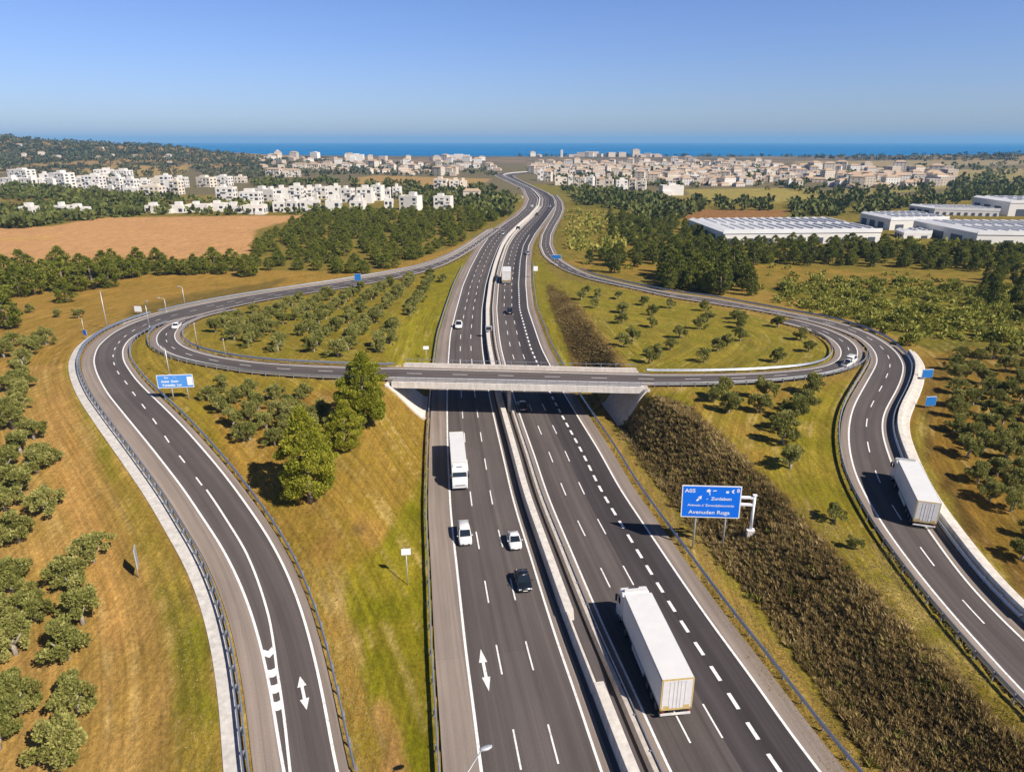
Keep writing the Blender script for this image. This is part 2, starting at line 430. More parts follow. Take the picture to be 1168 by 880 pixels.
# mown streaks that follow the left ramp / the motorway
st = fbm((x - xl(y)) * 1.1, y * .045, 3) - .5
nearw = np.clip((260 - y) / 120, 0, 1)
dA, dB, dC = on_road(RA, x, y, 1.6), on_road(RB, x, y, 1.6), on_road(RC, x, y, 1.6)
lead = np.where((x < xl(y)) & (dA < 44), dA, np.where((x > xr(y)) & (dC < 44), dC, x - xl(y)))
st2 = fbm(lead * .9, y * .03 + x * .02, 4) - .5
st3 = vnoise(lead * 1.15 + 7, y * .012 + x * .008) - .5
cols *= 1 + ((st * .25 + st2 * .4 + st3 * .2) * nearw)[:, None]
straw = sstep((fbm(lead * 1.6 + 30, y * .05, 3) - .60) / .1) * nearw * sstep((n2 - .35) / .3)
cols = cols * (1 - .4 * straw[:, None]) + np.array(alb(226, 194, 128)) * .4 * straw[:, None]
# far tilled lines across the ploughed field
fl = pip([(-300,268),(60,258),(112,248),(352,245.5),(292,262),(284,292),(100,299),(-300,318)], px, py)
cols[fl] *= (1 + .10 * (fbm(x[fl] * .01, y[fl] * .22, 3) - .5))[:, None]
cols = np.clip(cols, .004, .9)
# carve the road beds
cut = np.minimum(np.minimum(dA, dB), dC)
z = z - .28 * (cut < 0)
mwm = (x > xl(y) - 3.4) & (x < xr(y) + 2.4) & (y < 640)
dM = on_road(MW, x, y, 3.0); z = z - .28 * (mwm | (dM < 0))
z += (fbm(x * .5, y * .5, 3) - .5) * .10 * (cut > 1)
q = np.arange(nr * nc).reshape(nr, nc)
Fq = np.stack([q[:-1, :-1], q[:-1, 1:], q[1:, 1:], q[1:, :-1]], -1).reshape(-1, 4)
Q_LEAD = lead.astype(np.float32)
terrain_me = mesh_np('ground', np.stack([x, y, z], 1), Fq, cols=cols, smooth=True)

la = terrain_me.attributes.new('lead', 'FLOAT', 'POINT'); la.data.foreach_set('value', Q_LEAD)
def ground_mat():
    m, t, b, N, L = nt('dry_grass_ground')
    at = N.new('ShaderNodeVertexColor'); at.layer_name = 'Col'
    geo = N.new('ShaderNodeNewGeometry')
    def noise(scale, det, sx=1, sy=1, rough=.6):
        mp = N.new('ShaderNodeMapping'); mp.inputs['Scale'].default_value = (sx, sy, 1)
        L.new(geo.outputs['Position'], mp.inputs['Vector'])
        n = N.new('ShaderNodeTexNoise'); n.inputs['Scale'].default_value = scale; n.inputs['Detail'].default_value = det; n.inputs['Roughness'].default_value = rough
        L.new(mp.outputs[0], n.inputs['Vector']); return n.outputs['Fac']
    def rng_(src, a, bb, lo=.3, hi=.7):
        r = N.new('ShaderNodeMapRange'); r.inputs[1].default_value = lo; r.inputs[2].default_value = hi; r.inputs[3].default_value = a; r.inputs[4].default_value = bb
        L.new(src, r.inputs[0]); return r.outputs[0]
    def mul(p, q):
        k = N.new('ShaderNodeMath'); k.operation = 'MULTIPLY'; L.new(p, k.inputs[0]); L.new(q, k.inputs[1]); return k.outputs[0]
    lat = N.new('ShaderNodeAttribute'); lat.attribute_name = 'lead'
    sxyz = N.new('ShaderNodeSeparateXYZ'); L.new(geo.outputs['Position'], sxyz.inputs[0])
    cmb = N.new('ShaderNodeCombineXYZ'); L.new(lat.outputs['Fac'], cmb.inputs[0]); L.new(sxyz.outputs[1], cmb.inputs[1])
    mpl = N.new('ShaderNodeMapping'); mpl.inputs['Scale'].default_value = (1.7, .05, 1); L.new(cmb.outputs[0], mpl.inputs['Vector'])
    nl = N.new('ShaderNodeTexNoise'); nl.inputs['Scale'].default_value = 1; nl.inputs['Detail'].default_value = 5; nl.inputs['Roughness'].default_value = .65; L.new(mpl.outputs[0], nl.inputs['Vector'])
    mow = rng_(nl.outputs['Fac'], .76, 1.24, .34, .66)
    fine = rng_(noise(2.6, 8, 1, .8, .8), .5, 1.5)
    mid = rng_(noise(.34, 6, 1, .5, .7), .82, 1.18)
    stre = rng_(noise(2.2, 6, 1.0, .07, .7), .76, 1.24)
    f = mul(mul(mul(fine, mid), stre), mul(mow, rng_(noise(8.5, 4, 1, .6, .8), .68, 1.32)))
    sc = N.new('ShaderNodeVectorMath'); sc.operation = 'SCALE'
    L.new(at.outputs['Color'], sc.inputs[0]); L.new(f, sc.inputs['Scale'])
    # straw flecks
    fk = rng_(noise(5.5, 4, 1, .7, .7), 0, .55, .62, .72)
    mx = N.new('ShaderNodeMix'); mx.data_type = 'RGBA'; mx.blend_type = 'MIX'
    L.new(fk, mx.inputs[0]); L.new(sc.outputs[0], mx.inputs[6])
    s2 = N.new('ShaderNodeVectorMath'); s2.operation = 'MULTIPLY'; s2.inputs[1].default_value = (1.45, 1.4, 1.5)
    L.new(at.outputs['Color'], s2.inputs[0]); L.new(s2.outputs[0], mx.inputs[7])
    L.new(mx.outputs[2], b.inputs['Base Color'])
    b.inputs['Roughness'].default_value = .95; b.inputs['Specular IOR Level'].default_value = .1
    bp = N.new('ShaderNodeBump'); bp.inputs['Strength'].default_value = .5; bp.inputs['Distance'].default_value = .12
    L.new(f, bp.inputs['Height']); L.new(bp.outputs[0], b.inputs['Normal'])
    return m
structure(link('ground', terrain_me, ground_mat()))

# sea
def sea_mat():
    m, t, b, N, L = nt('sea_water')
    geo = N.new('ShaderNodeNewGeometry'); mp = N.new('ShaderNodeMapping'); mp.inputs['Scale'].default_value = (.0006, .004, 1)
    L.new(geo.outputs['Position'], mp.inputs['Vector'])
    n = N.new('ShaderNodeTexNoise'); n.inputs['Scale'].default_value = 1; n.inputs['Detail'].default_value = 5
    L.new(mp.outputs[0], n.inputs['Vector'])
    cr = N.new('ShaderNodeValToRGB'); cr.color_ramp.elements[0].color = (.0, .115, .29, 1); cr.color_ramp.elements[1].color = (.0, .15, .36, 1)
    cr.color_ramp.elements[0].position = .35; cr.color_ramp.elements[1].position = .65
    L.new(n.outputs['Fac'], cr.inputs[0]); L.new(cr.outputs[0], b.inputs['Base Color'])
    b.inputs['Roughness'].default_value = .55; b.inputs['Specular IOR Level'].default_value = .12
    return m
ys = np.r_[np.linspace(2300, 4000, 30), np.linspace(4400, 26000, 40)]
xs = np.linspace(-26000, 26000, 41)
V = np.array([(a, b_, -1.5) for b_ in ys for a in xs]); q = np.arange(len(V)).reshape(len(ys), len(xs))
Fs = np.stack([q[:-1, :-1], q[:-1, 1:], q[1:, 1:], q[1:, :-1]], -1).reshape(-1, 4)
structure(link('sea', mesh_np('sea', V, Fs), sea_mat()))
# ------------------------------------------------------------------ road sheets, painted lines, rails, walls
def at_s(R, s):
    s = np.asarray(s, float)
    g = lambda a: np.interp(s, R['s'], a)
    C = np.stack([g(R['C'][:, 0]), g(R['C'][:, 1])], -1); N = np.stack([g(R['N'][:, 0]), g(R['N'][:, 1])], -1)
    N = N / np.linalg.norm(N, axis=-1)[..., None]
    return C, N, g(R['hw'])
def s_of(R, pt):
    return R['s'][((R['C'] - np.asarray(pt)[None, :2]) ** 2).sum(1).argmin()]
def s_px(R, px_, py_, flatz=None):
    return s_of(R, flat(px_, py_) if flatz is not None else G(px_, py_))
def off_px(R, px_, py_, flatz=None):
    p = (flat(px_, py_) if flatz is not None else G(px_, py_))[:2]
    s = s_of(R, p); C, N, hw = at_s(R, s)
    return float(((p - C) * N).sum())

def zroad(R):
    if R is MW: return lambda x, y: np.zeros_like(np.asarray(x, float)) + hills(x, y) * 0
    return zB if R is RB else h

def ribbon(R, cols, lift, s0=None, s1=None, step=1.0):
    """cols: list of (a, b) -> offset a*hw+b. returns V, F, uv"""
    s0 = 0 if s0 is None else s0; s1 = R['s'][-1] if s1 is None else s1
    n = max(2, int((s1 - s0) / step) + 1)
    s = np.linspace(s0, s1, n); C, N, hw = at_s(R, s)
    offs = np.stack([a * hw + b for a, b in cols], 1)
    P = C[:, None, :] + N[:, None, :] * offs[:, :, None]
    z = zroad(R)(P[..., 0], P[..., 1]) + lift
    V = np.concatenate([P, z[..., None]], -1).reshape(-1, 3)
    k = len(cols); q = np.arange(n * k).reshape(n, k)
    F = np.stack([q[:-1, :-1], q[:-1, 1:], q[1:, 1:], q[1:, :-1]], -1).reshape(-1, 4)
    uv = np.stack([offs, np.repeat(s[:, None], k, 1)], -1).reshape(-1, 2)
    return V, F, uv

def asphalt_mat():
    m, t, b, N, L = nt('asphalt')
    at = N.new('ShaderNodeVertexColor'); at.layer_name = 'Col'
    uvn = N.new('ShaderNodeUVMap'); uvn.uv_map = 'UVMap'
    def noise(sx, sy, det, lo, hi, a, bb):
        mp = N.new('ShaderNodeMapping'); mp.inputs['Scale'].default_value = (sx, sy, 1); L.new(uvn.outputs[0], mp.inputs['Vector'])
        n = N.new('ShaderNodeTexNoise'); n.inputs['Scale'].default_value = 1; n.inputs['Detail'].default_value = det; n.inputs['Roughness'].default_value = .65
        L.new(mp.outputs[0], n.inputs['Vector'])
        r = N.new('ShaderNodeMapRange'); r.inputs[1].default_value = lo; r.inputs[2].default_value = hi; r.inputs[3].default_value = a; r.inputs[4].default_value = bb
        L.new(n.outputs['Fac'], r.inputs[0]); return r.outputs[0]
    def mul(p, q):
        k = N.new('ShaderNodeMath'); k.operation = 'MULTIPLY'; L.new(p, k.inputs[0]); L.new(q, k.inputs[1]); return k.outputs[0]
    f = mul(mul(noise(.95, .006, 5, .3, .7, .66, 1.32), noise(9, 7, 8, .3, .7, .82, 1.18)), noise(.25, .05, 6, .35, .65, .88, 1.12))
    # darker repair strips with straight edges
    br_ = N.new('ShaderNodeTexBrick'); mp = N.new('ShaderNodeMapping'); mp.inputs['Rotation'].default_value = (0, 0, rad(90)); L.new(uvn.outputs[0], mp.inputs['Vector']); L.new(mp.outputs[0], br_.inputs['Vector'])
    br_.inputs['Scale'].default_value = 1; br_.inputs['Brick Width'].default_value = 47; br_.inputs['Row Height'].default_value = 3.4; br_.inputs['Mortar Size'].default_value = .02; br_.inputs['Bias'].default_value = 0
    br_.inputs['Color1'].default_value = (.92, .92, .92, 1); br_.inputs['Color2'].default_value = (1.06, 1.06, 1.06, 1); br_.inputs['Mortar'].default_value = (.72, .72, .72, 1)
    f = mul(f, br_.outputs[0])
    sc = N.new('ShaderNodeVectorMath'); sc.operation = 'SCALE'; L.new(at.outputs['Color'], sc.inputs[0]); L.new(f, sc.inputs['Scale'])
    L.new(sc.outputs[0], b.inputs['Base Color']); b.inputs['Roughness'].default_value = .85; b.inputs['Specular IOR Level'].default_value = .25
    return m
M_ASPH = asphalt_mat()
C_LANE, C_DARK, C_SHO, C_GUT = (105, 96, 92), (80, 73, 73), (160, 145, 133), (98, 91, 90)

def road_sheet(name, R, strips, lift, **k):
    """strips: [(a,b,colour to the next column)...], last one closes. Columns are doubled so that strips keep hard edges"""
    cols, cc = [], []
    for i in range(len(strips) - 1):
        a0, b0, c = strips[i]; a1, b1, _ = strips[i + 1]
        parts = 2
        for j in range(parts + 1):
            t = j / parts; cols.append((a0 + (a1 - a0) * t, b0 + (b1 - b0) * t)); cc.append(c)
    V, F, uv = ribbon(R, cols, lift, **k)
    kk = len(cols)
    keep = np.ones(len(F), bool)
    col_i = np.arange(len(F)) % (kk - 1)
    keep &= (col_i % 3) != 2           # drop the zero-width faces between doubled columns
    n = len(V) // kk
    vc = np.tile(np.array([alb(*c) for c in cc]), (n, 1))
    return structure(link(name, mesh_np(name, V, F[keep], cols=vc, uv=uv), M_ASPH))

def worn_paint():
    m, t, b, N, L = nt('road_paint')
    geo = N.new('ShaderNodeNewGeometry'); n = N.new('ShaderNodeTexNoise'); n.inputs['Scale'].default_value = 2.2; n.inputs['Detail'].default_value = 8; n.inputs['Roughness'].default_value = .75
    L.new(geo.outputs['Position'], n.inputs['Vector'])
    r = N.new('ShaderNodeValToRGB'); r.color_ramp.elements[0].position = .3; r.color_ramp.elements[1].position = .5
    r.color_ramp.elements[0].color = (.42, .40, .38, 1); r.color_ramp.elements[1].color = (.78, .76, .73, 1)
    L.new(n.outputs['Fac'], r.inputs[0]); L.new(r.outputs[0], b.inputs['Base Color']); b.inputs['Roughness'].default_value = .6
    return m
M_PAINT = worn_paint()
class Paint:
    def __init__(s, R, lift): s.R, s.l, s.V, s.F, s.n = R, lift, [], [], 0
    def line(s, a, b, w, s0=0, s1=None, step=1.0):
        V, F, _ = ribbon(s.R, [(a, b - w / 2), (a, b + w / 2)], s.l, s0, s1, step)
        s.V.append(V); s.F.append(F + s.n); s.n += len(V)
    def dashes(s, a, b, w, length, period, phase=0, s0=0, s1=None):
        s1 = s.R['s'][-1] if s1 is None else s1
        q = s0 + phase
        while q < s1:
            s.line(a, b, w, q, min(q + length, s1), 1.0); q += period
    def poly(s, pts, step=None):
        """convex polygon given in (s, offset)"""
        P = []
        for (ss, of) in pts:
            C, N, _ = at_s(s.R, ss); p = C + N * of; P.append((p[0], p[1], float(zroad(s.R)(p[0], p[1])) + s.l))
        s.V.append(np.array(P)); s.polys = getattr(s, 'polys', []); s.polys.append([s.n + i for i in range(len(P))]); s.n += len(P)
    def build(s, name):
        F = [tuple(f) for g in s.F for f in g] + getattr(s, 'polys', [])
        return structure(link(name, mesh_np(name, np.concatenate(s.V), F), M_PAINT))

def fr(f, b=0): return (2 * f - 1, b)
# motorway: fractions across between the outer solid lines
mw = road_sheet('motorway', MW, [(*fr(0, -3.2), C_SHO), (*fr(0, -2.2), C_SHO), (*fr(0, -.1), C_LANE), (*fr(.358, .1), C_SHO), (*fr(.395), C_GUT), (*fr(.505), C_SHO),
                                 (*fr(.563, -.1), C_LANE), (*fr(.775), C_DARK), (*fr(1, .1), C_SHO), (*fr(1, 2.2), C_SHO)], .05)
PM = Paint(MW, .07)
for f, w in ((0, .27), (.358, .24), (.563, .24), (1, .27)):
    PM.line(*fr(f), w)
sN = s_px(MW, 620, 400)
for f, ph in ((.1195, 43.5), (.236, 43.6)):
    p0 = s_of(MW, (0, 43.5)) 
    PM.dashes(*fr(f), .17, 4.2, 11.1, p0 - 11.1 * 3 if p0 > 34 else p0, 0)
for f in (.666, .775):
    PM.dashes(*fr(f), .17, 4.0, 11.4, s_of(MW, (10, 44.8)) % 11.4, 0)
PM.dashes(*fr(.884), .38, 2.0, 3.6, s_of(MW, (14, 48.6)) % 3.6, 0, s_px(MW, 618, 268, 0))
def arrow(P, s0, s1, off, w=.55, head=1.6, sh=.16):
    P.poly([(s0 + head, off - sh / 2 * 1.2), (s0 + head, off + sh / 2 * 1.2), (s1 - head, off + sh / 2 * 1.2), (s1 - head, off - sh / 2 * 1.2)])
    P.poly([(s0, off), (s0 + head, off + w), (s0 + head, off - w)])
    P.poly([(s1, off), (s1 - head, off - w), (s1 - head, off + w)])
arrow(PM, s_px(MW, 556, 786, 0), s_px(MW, 549.7, 743.7, 0), off_px(MW, 553, 765, 0), .42, 1.9, .26)
PM.build('motorway_line_marking')

# ramps
def lanes(name, R, sl, sr, lift, dark=C_LANE, **k):
    return road_sheet(name, R, [(-1, -sl, C_SHO), (-1, -.1, dark), (1, .1, C_SHO), (1, sr, C_SHO)], lift, **k)
lanes('left_slip_road', RA, 2.3, 1.0, .10)
lanes('right_slip_road', RC, 1.2, 1.6, .10)
lanes('flyover_loop_road', RB, 1.3, 1.5, .13)
PA = Paint(RA, .125); PB = Paint(RB, .155); PC = Paint(RC, .125)
PA.line(-1, 0, .26); 
sgA = s_px(RA, 180, 371)
PA.line(1, 0, .26)
# second solid line, hatch and arrow near the camera
AC = [(333.5,905),(331,877),(325,826),(316,764),(308,709),(295.5,667),(279,627),(262.7,600),(248,577),(235,558)]
acs = np.array([s_px(RA, *p) for p in AC]); aco = np.array([off_px(RA, *p) for p in AC])
def ac_off(s): return np.interp(s, acs, aco)
ss = np.linspace(acs[0], acs[-1], 40)
for a_, b_ in zip(ss[:-1], ss[1:]):
    oa, ob = ac_off(a_), ac_off(b_)
    PA.poly([(a_, oa - .12), (a_, oa + .12), (b_, ob + .12), (b_, ob - .12)])
Rhw = lambda s: float(at_s(RA, s)[2])
for (ya, yb, xx) in ((740, 749, 305), (761, 769, 310), (783, 791, 314), (804, 812, 318), (826, 834, 321)):
    sa, sb = s_px(RA, xx, yb), s_px(RA, xx, ya)
    l, r = -Rhw(sa) + .1, float(ac_off(sa)) - .1
    d = .45 if ya < 745 else .1
    mid = (l + r) / 2
    PA.poly([(sa, l), (sa - d, mid), (sb - d, mid), (sb, l)]); PA.poly([(sa - d, mid), (sa, r), (sb, r), (sb - d, mid)])
arrow(PA, s_px(RA, 349, 813), s_px(RA, 343, 768), off_px(RA, 346, 790), .42, 1.35, .24)
s_d0 = acs[-1] + 1.5
sC = 0.5 * (off_px(RA, 160, 452) )
dpts = [(223,544),(195,508),(175,479),(159,457.5),(145,438),(134.5,425),(129,408),(135,392),(148,380),(165,371),(190,362)]
dS = np.array([s_px(RA, *p) for p in dpts]); dO = np.array([off_px(RA, *p) for p in dpts])
q = s_d0
while q < dS[-1] + 14:
    oa, ob = np.interp(q, dS, dO), np.interp(q + 2.6, dS, dO)
    PA.poly([(q, oa - .1), (q, oa + .1), (q + 2.6, ob + .1), (q + 2.6, ob - .1)]); q += 7.6
sA1 = s_px(RA, 240, 350)
for o_ in (-.33, .33): PA.dashes(o_, 0, .2, 3, 8, 0, sA1)
PA.build('left_slip_road_line_marking')
PB.line(-1, 0, .22); PB.line(1, 0, .22); PB.dashes(0, 0, .16, 3, 9, 2)
PB.build('flyover_line_marking')
PC.line(-1, 0, .24); PC.line(1, 0, .24, 0); PC.dashes(.03, 0, .17, 3.6, 9.4, s_px(RC, 1072, 648) % 9.4)
sC1 = s_px(RC, 950, 370)
PC.dashes(-.45, 0, .17, 3, 8, 0, sC1, s_px(RC, 720, 325))
PC.build('right_slip_road_line_marking')

# ------------------------------------------------------------------ safety rails
M_GALV = mat('galvanised_steel', (.42, .45, .50), .45, .75, .18, 2.0)
M_POST = mat('rail_post_steel', (.30, .31, .33), .6, .5, .2, 4.0)
PROF = [(0, .95), (.06, .90), (.10, .80), (.03, .73), (.03, .68), (.10, .60), (.06, .50), (0, .45), (-.06, .50), (-.04, .70), (-.06, .90)]
def poly_off(R, a, b, s0, s1, step=1.5):
    n = max(2, int((s1 - s0) / step) + 1); s = np.linspace(s0, s1, n); C, N, hw = at_s(R, s)
    P = C + N * (a * hw + b)[:, None] if not np.isscalar(a * hw + b) else C + N * (a * hw + b)
    return P, N
POST = MB().box(-.06, .06, -.05, .05, -.15, .9).mesh('post'); POST.materials.append(M_POST)
def sweep(P, N, z, prof, mb=None):
    mb = mb or MB()
    rings = [[(P[i, 0] + N[i, 0] * u, P[i, 1] + N[i, 1] * u, z[i] + w) for u, w in prof] for i in range(len(P))]
    return mb.loft(rings)
def guard_rail(R, a, b, s0, s1, face, label, spacing=4.0, zf=None, group='steel crash barriers', double=False, maxp=95):
    P, N = poly_off(R, a, b, s0, s1)
    zf = zf or zroad(R); z = zf(P[:, 0], P[:, 1])
    c = P[0]; root = empty('guard_rail', (c[0], c[1], z[0]), 0, label, 'guard rail', group)
    Q = P - c; zz = z - z[0]
    prof = [(u * face, w) for u, w in PROF]
    if face < 0: prof = prof[::-1]
    sweep(Q, N, zz, prof).build('rail_beam', M_GALV, root)
    if double:
        sweep(Q + N * (-.42 * face), N, zz, [(u * .8, w) for u, w in prof]).build('rear_beam', M_GALV, root)
    sc_ = np.r_[0, np.cumsum(np.linalg.norm(np.diff(P, axis=0), axis=1))]
    t = np.arange(0, sc_[-1], spacing)
    rest = MB()
    for i, q in enumerate(t):
        xx, yy = np.interp(q, sc_, Q[:, 0]), np.interp(q, sc_, Q[:, 1]); zq = np.interp(q, sc_, zz)
        nx, ny = np.interp(q, sc_, N[:, 0]), np.interp(q, sc_, N[:, 1])
        k = -.14 * face
        if i < maxp:
            o = link('post', POST, None, root, (xx + nx * k, yy + ny * k, zq), math.atan2(ny, nx))
            if double: o.scale = (2.2, 1, 1.0)
        else:
            rest.box(xx + nx*k - .06, xx + nx*k + .06, yy + ny*k - .05, yy + ny*k + .05, zq - .1, zq + .74)
    if rest.V: stuff(rest.build('far_posts', M_POST, root))
    return root
sEnd = MW['s'][-1]
guard_rail(MW, -1, -3.55, 0, s_px(MW, 536, 305, 0), 1, 'steel crash barrier between the green verge and the motorway hard shoulder, passing under the flyover', 4.0)
guard_rail(MW, 1, 2.9, 0, s_px(MW, 604, 300, 0), -1, 'long steel crash barrier along the motorway below the brown scrub bank', 3.2)
guard_rail(RA, -1, -2.65, 0, s_px(RA, 180, 359), 1, 'double steel crash barrier on the outside of the left slip road beside the concrete gutter', 2.6, double=True)
guard_rail(RA, 1, 1.35, 0, s_px(RA, 185, 369), -1, 'steel crash barrier on the inside of the left slip road', 3.0)
guard_rail(RA, -1, -2.4, s_px(RA, 190, 357), RA['s'][-1] - 12, 1, 'steel crash barrier on the far edge of the left slip road towards the pine wood', 4.0)
sb0, sb1 = s_px(RB, 214, 366), s_px(RB, 928, 377)
sd0, sd1 = s_of(RB, (DX0 + .5, 123)), s_of(RB, (DX1 - .5, 123))
guard_rail(RB, 1, 1.9, s_px(RB, 186, 375), sd0 - 2, -1, 'steel crash barrier on the outside of the left loop road', 3.0)
guard_rail(RB, -1, -1.7, s_px(RB, 205, 372), sd0 - 2, 1, 'steel crash barrier on the orchard side of the left loop road', 3.0)
guard_rail(RB, 1, 1.9, sd1 + 2, s_px(RB, 979, 402), -1, 'white steel crash barrier on the outside of the right loop road', 2.5)
guard_rail(RB, -1, -1.9, sd1 + 2, s_px(RB, 934, 380), 1, 'steel crash barrier around the grassy right loop', 3.0)
guard_rail(RC, -1, -1.5, 0, s_px(RC, 998.5, 404), 1, 'steel crash barrier on the grass side of the right slip road', 2.6)
guard_rail(RC, -1, -1.1, s_px(RC, 765, 338.5), s_px(RC, 640, 304), 1, 'steel crash barrier along the near edge of the far right slip road', 4.0)
guard_rail(RC, 1, 1.9, s_px(RC, 1012, 393), s_px(RC, 660, 308), -1, 'steel crash barrier in front of the scrub on the far right slip road', 4.0)

# ------------------------------------------------------------------ concrete: gutters, median walls, ramp wall
def concrete(name, c, var=.14):
    m, t, b, N, L = nt(name)
    geo = N.new('ShaderNodeNewGeometry')
    n = N.new('ShaderNodeTexNoise'); n.inputs['Scale'].default_value = .8; n.inputs['Detail'].default_value = 9; n.inputs['Roughness'].default_value = .7
    L.new(geo.outputs['Position'], n.inputs['Vector'])
    mp = N.new('ShaderNodeMapping'); mp.inputs['Scale'].default_value = (1.2, 1.2, .15); L.new(geo.outputs['Position'], mp.inputs['Vector'])
    n2_ = N.new('ShaderNodeTexNoise'); n2_.inputs['Scale'].default_value = 1.5; n2_.inputs['Detail'].default_value = 5; L.new(mp.outputs[0], n2_.inputs['Vector'])
    ad = N.new('ShaderNodeMath'); ad.operation = 'ADD'; L.new(n.outputs['Fac'], ad.inputs[0]); L.new(n2_.outputs['Fac'], ad.inputs[1])
    r = N.new('ShaderNodeMapRange'); r.inputs[1].default_value = .7; r.inputs[2].default_value = 1.3; r.inputs[3].default_value = 1 - var; r.inputs[4].default_value = 1 + var
    L.new(ad.outputs[0], r.inputs[0])
    sc_ = N.new('ShaderNodeVectorMath'); sc_.operation = 'SCALE'; sc_.inputs[0].default_value = c; L.new(r.outputs[0], sc_.inputs['Scale'])
    L.new(sc_.outputs[0], b.inputs['Base Color']); b.inputs['Roughness'].default_value = .85; b.inputs['Specular IOR Level'].default_value = .25
    return m
M_CONC = concrete('pale_concrete', (.58, .53, .47), .2); M_CONC2 = concrete('grey_concrete', (.40, .37, .33), .2); M_CONC3 = concrete('weathered_concrete', (.47, .42, .37), .2)

V, F, _ = ribbon(RA, [(-1, -2.95), (-1, -3.9), (-1, -4.55)], .10, 0, s_px(RA, 150, 370)); structure(link('concrete_gutter', mesh_np('concrete_gutter', V, F), concrete('gutter_concrete', (.50, .47, .43), .22)))
V, F, _ = ribbon(RA, [(-1, -2.0), (-1, -2.75)], .135, s_px(RA, 150, 370), RA['s'][-1] - 6); structure(link('roadside_gutter', mesh_np('roadside_gutter', V, F), M_CONC3))

def wall_run(name, R, a, b, s0, s1, wb, wt, ht, m, label, cat, group=None, z0=-.1):
    P, N = poly_off(R, a, b, s0, s1); z = zroad(R)(P[:, 0], P[:, 1]); c = P[0].copy()
    prof = [(-wb / 2, z0), (-wb / 2, .12), (-wt / 2, ht - .03), (-wt / 2 + .03, ht), (wt / 2 - .03, ht), (wt / 2, ht - .03), (wb / 2, .12), (wb / 2, z0)]
    o = sweep(P - c, N, z - z[0], prof[::-1]).build(name, m)
    o.location = (c[0], c[1], z[0]); return tag(o, label, cat, group)
g_ = 'concrete median walls'
s705, s790 = s_px(MW, 640, 712, 0), s_px(MW, 676, 792, 0)
wall_run('median_wall', MW, 2 * .4365 - 1, 0, 0, s790, 1.2, 1.0, 1.45, M_CONC, 'broad flat-topped concrete median wall at the near end, beside the white trailer shadow', 'barrier', g_)
wall_run('median_wall', MW, 2 * .4235 - 1, 0, s790, s705, .62, .28, 1.4, M_CONC, 'short narrow concrete median wall linking two broader stretches', 'barrier', g_)
wall_run('median_wall', MW, 2 * .433 - 1, 0, s705, s_px(MW, 590, 236, 0), 1.2, .95, 1.45, M_CONC, 'long broad concrete median wall running under the flyover towards the sea', 'barrier', g_)
wall_run('median_wall', MW, 2 * .4365 - 1, 0, s_px(MW, 590, 236, 0) + 2, sEnd, 1.1, .9, 1.1, M_CONC, 'distant bend of concrete median wall before the town', 'barrier', g_)
wall_run('median_wall', MW, 2 * .511 - 1, 0, 0, s_px(MW, 590, 236, 0), .75, .45, .75, M_CONC3, 'low tan concrete median wall beside the lanes heading to the sea', 'barrier', g_)
guard_rail(MW, 2 * .525 - 1, .0, 0, s_px(MW, 575, 300, 0), 1, 'thin steel rail beside the low median wall', 4.0)
# retaining wall and walkway outside the right slip road
sw0, sw1 = 0, s_px(RC, 1012, 394)
cw = empty('ramp_wall', (*at_s(RC, 0)[0], float(h(*at_s(RC, 0)[0]))), 0, 'long pale concrete wall with a walkway on top curving along the right slip road', 'wall')
def cw_part(name, prof, m, s0, s1, b=2.15):
    P, N = poly_off(RC, 1, b, s0, s1); z = h(P[:, 0], P[:, 1]); c = np.array(cw.location)
    sweep(P - c[:2], N, z - c[2], prof[::-1]).build(name, m, cw)
cw_part('wall', [(-.25, -.4), (-.2, 1.25), (-.17, 1.3), (.42, 1.3), (.45, 1.25), (.5, -.6)], M_CONC, sw0, s_px(RC, 1024.5, 404))
cw_part('walkway', [(.5, -.8), (.5, .55), (1.55, .55), (1.65, .5), (1.75, -1.2)], M_CONC, sw0, s_px(RC, 1022, 402))
guard_rail(RC, 1, 1.45, s_px(RC, 1150, 712), s_px(RC, 1016, 396), -1, 'steel crash barrier in front of the pale concrete wall on the right slip road', 3.0)

# ------------------------------------------------------------------ flyover
by = lambda sgn, e: None
fly = empty('flyover', (0, 123, 0), 0, 'pale concrete flyover carrying the loop road over the motorway', 'bridge')
sD = np.linspace(sd0, sd1, 40); Cd, Nd, hd = at_s(RB, sD)
def fly_sweep(name, prof_of, m):
    rings = []
    for i in range(len(sD)):
        rings.append([(Cd[i, 0] + Nd[i, 0] * u, Cd[i, 1] + Nd[i, 1] * u - 123, w) for u, w in prof_of(hd[i])])
    MB().loft(rings).build(name, m, fly)
no, so = 2.9, 2.7      # north / south overhang beyond the painted lines
fly_sweep('deck', lambda w: [(-w - no, 7.06), (w + so, 7.06), (w + so, 6.2), (w + so - 1.4, 5.7), (-w - no + 1.4, 5.7), (-w - no, 6.1)], M_CONC2)
fly_sweep('near_fascia', lambda w: [(w + so + .003, 7.34), (w + so + .3, 7.34), (w + so + .3, 6.1), (w + so + .003, 6.1)], M_CONC)
fly_sweep('far_fascia', lambda w: [(-w - no - .3, 7.5), (-w - no - .003, 7.5), (-w - no - .003, 5.95), (-w - no - .3, 5.95)], M_CONC)
fly_sweep('near_kerb', lambda w: [(w + 1.5, 7.24), (w + so - .01, 7.24), (w + so - .01, 7.065), (w + 1.5, 7.065)], M_CONC)
fly_sweep('far_kerb', lambda w: [(-w - no + .01, 7.24), (-w - 1.3, 7.24), (-w - 1.3, 7.065), (-w - no + .01, 7.065)], M_CONC3)
fly_sweep('far_parapet', lambda w: [(-w - 1.95, 7.68), (-w - 1.6, 7.68), (-w - 1.55, 7.245), (-w - 2.0, 7.245)], M_CONC3)
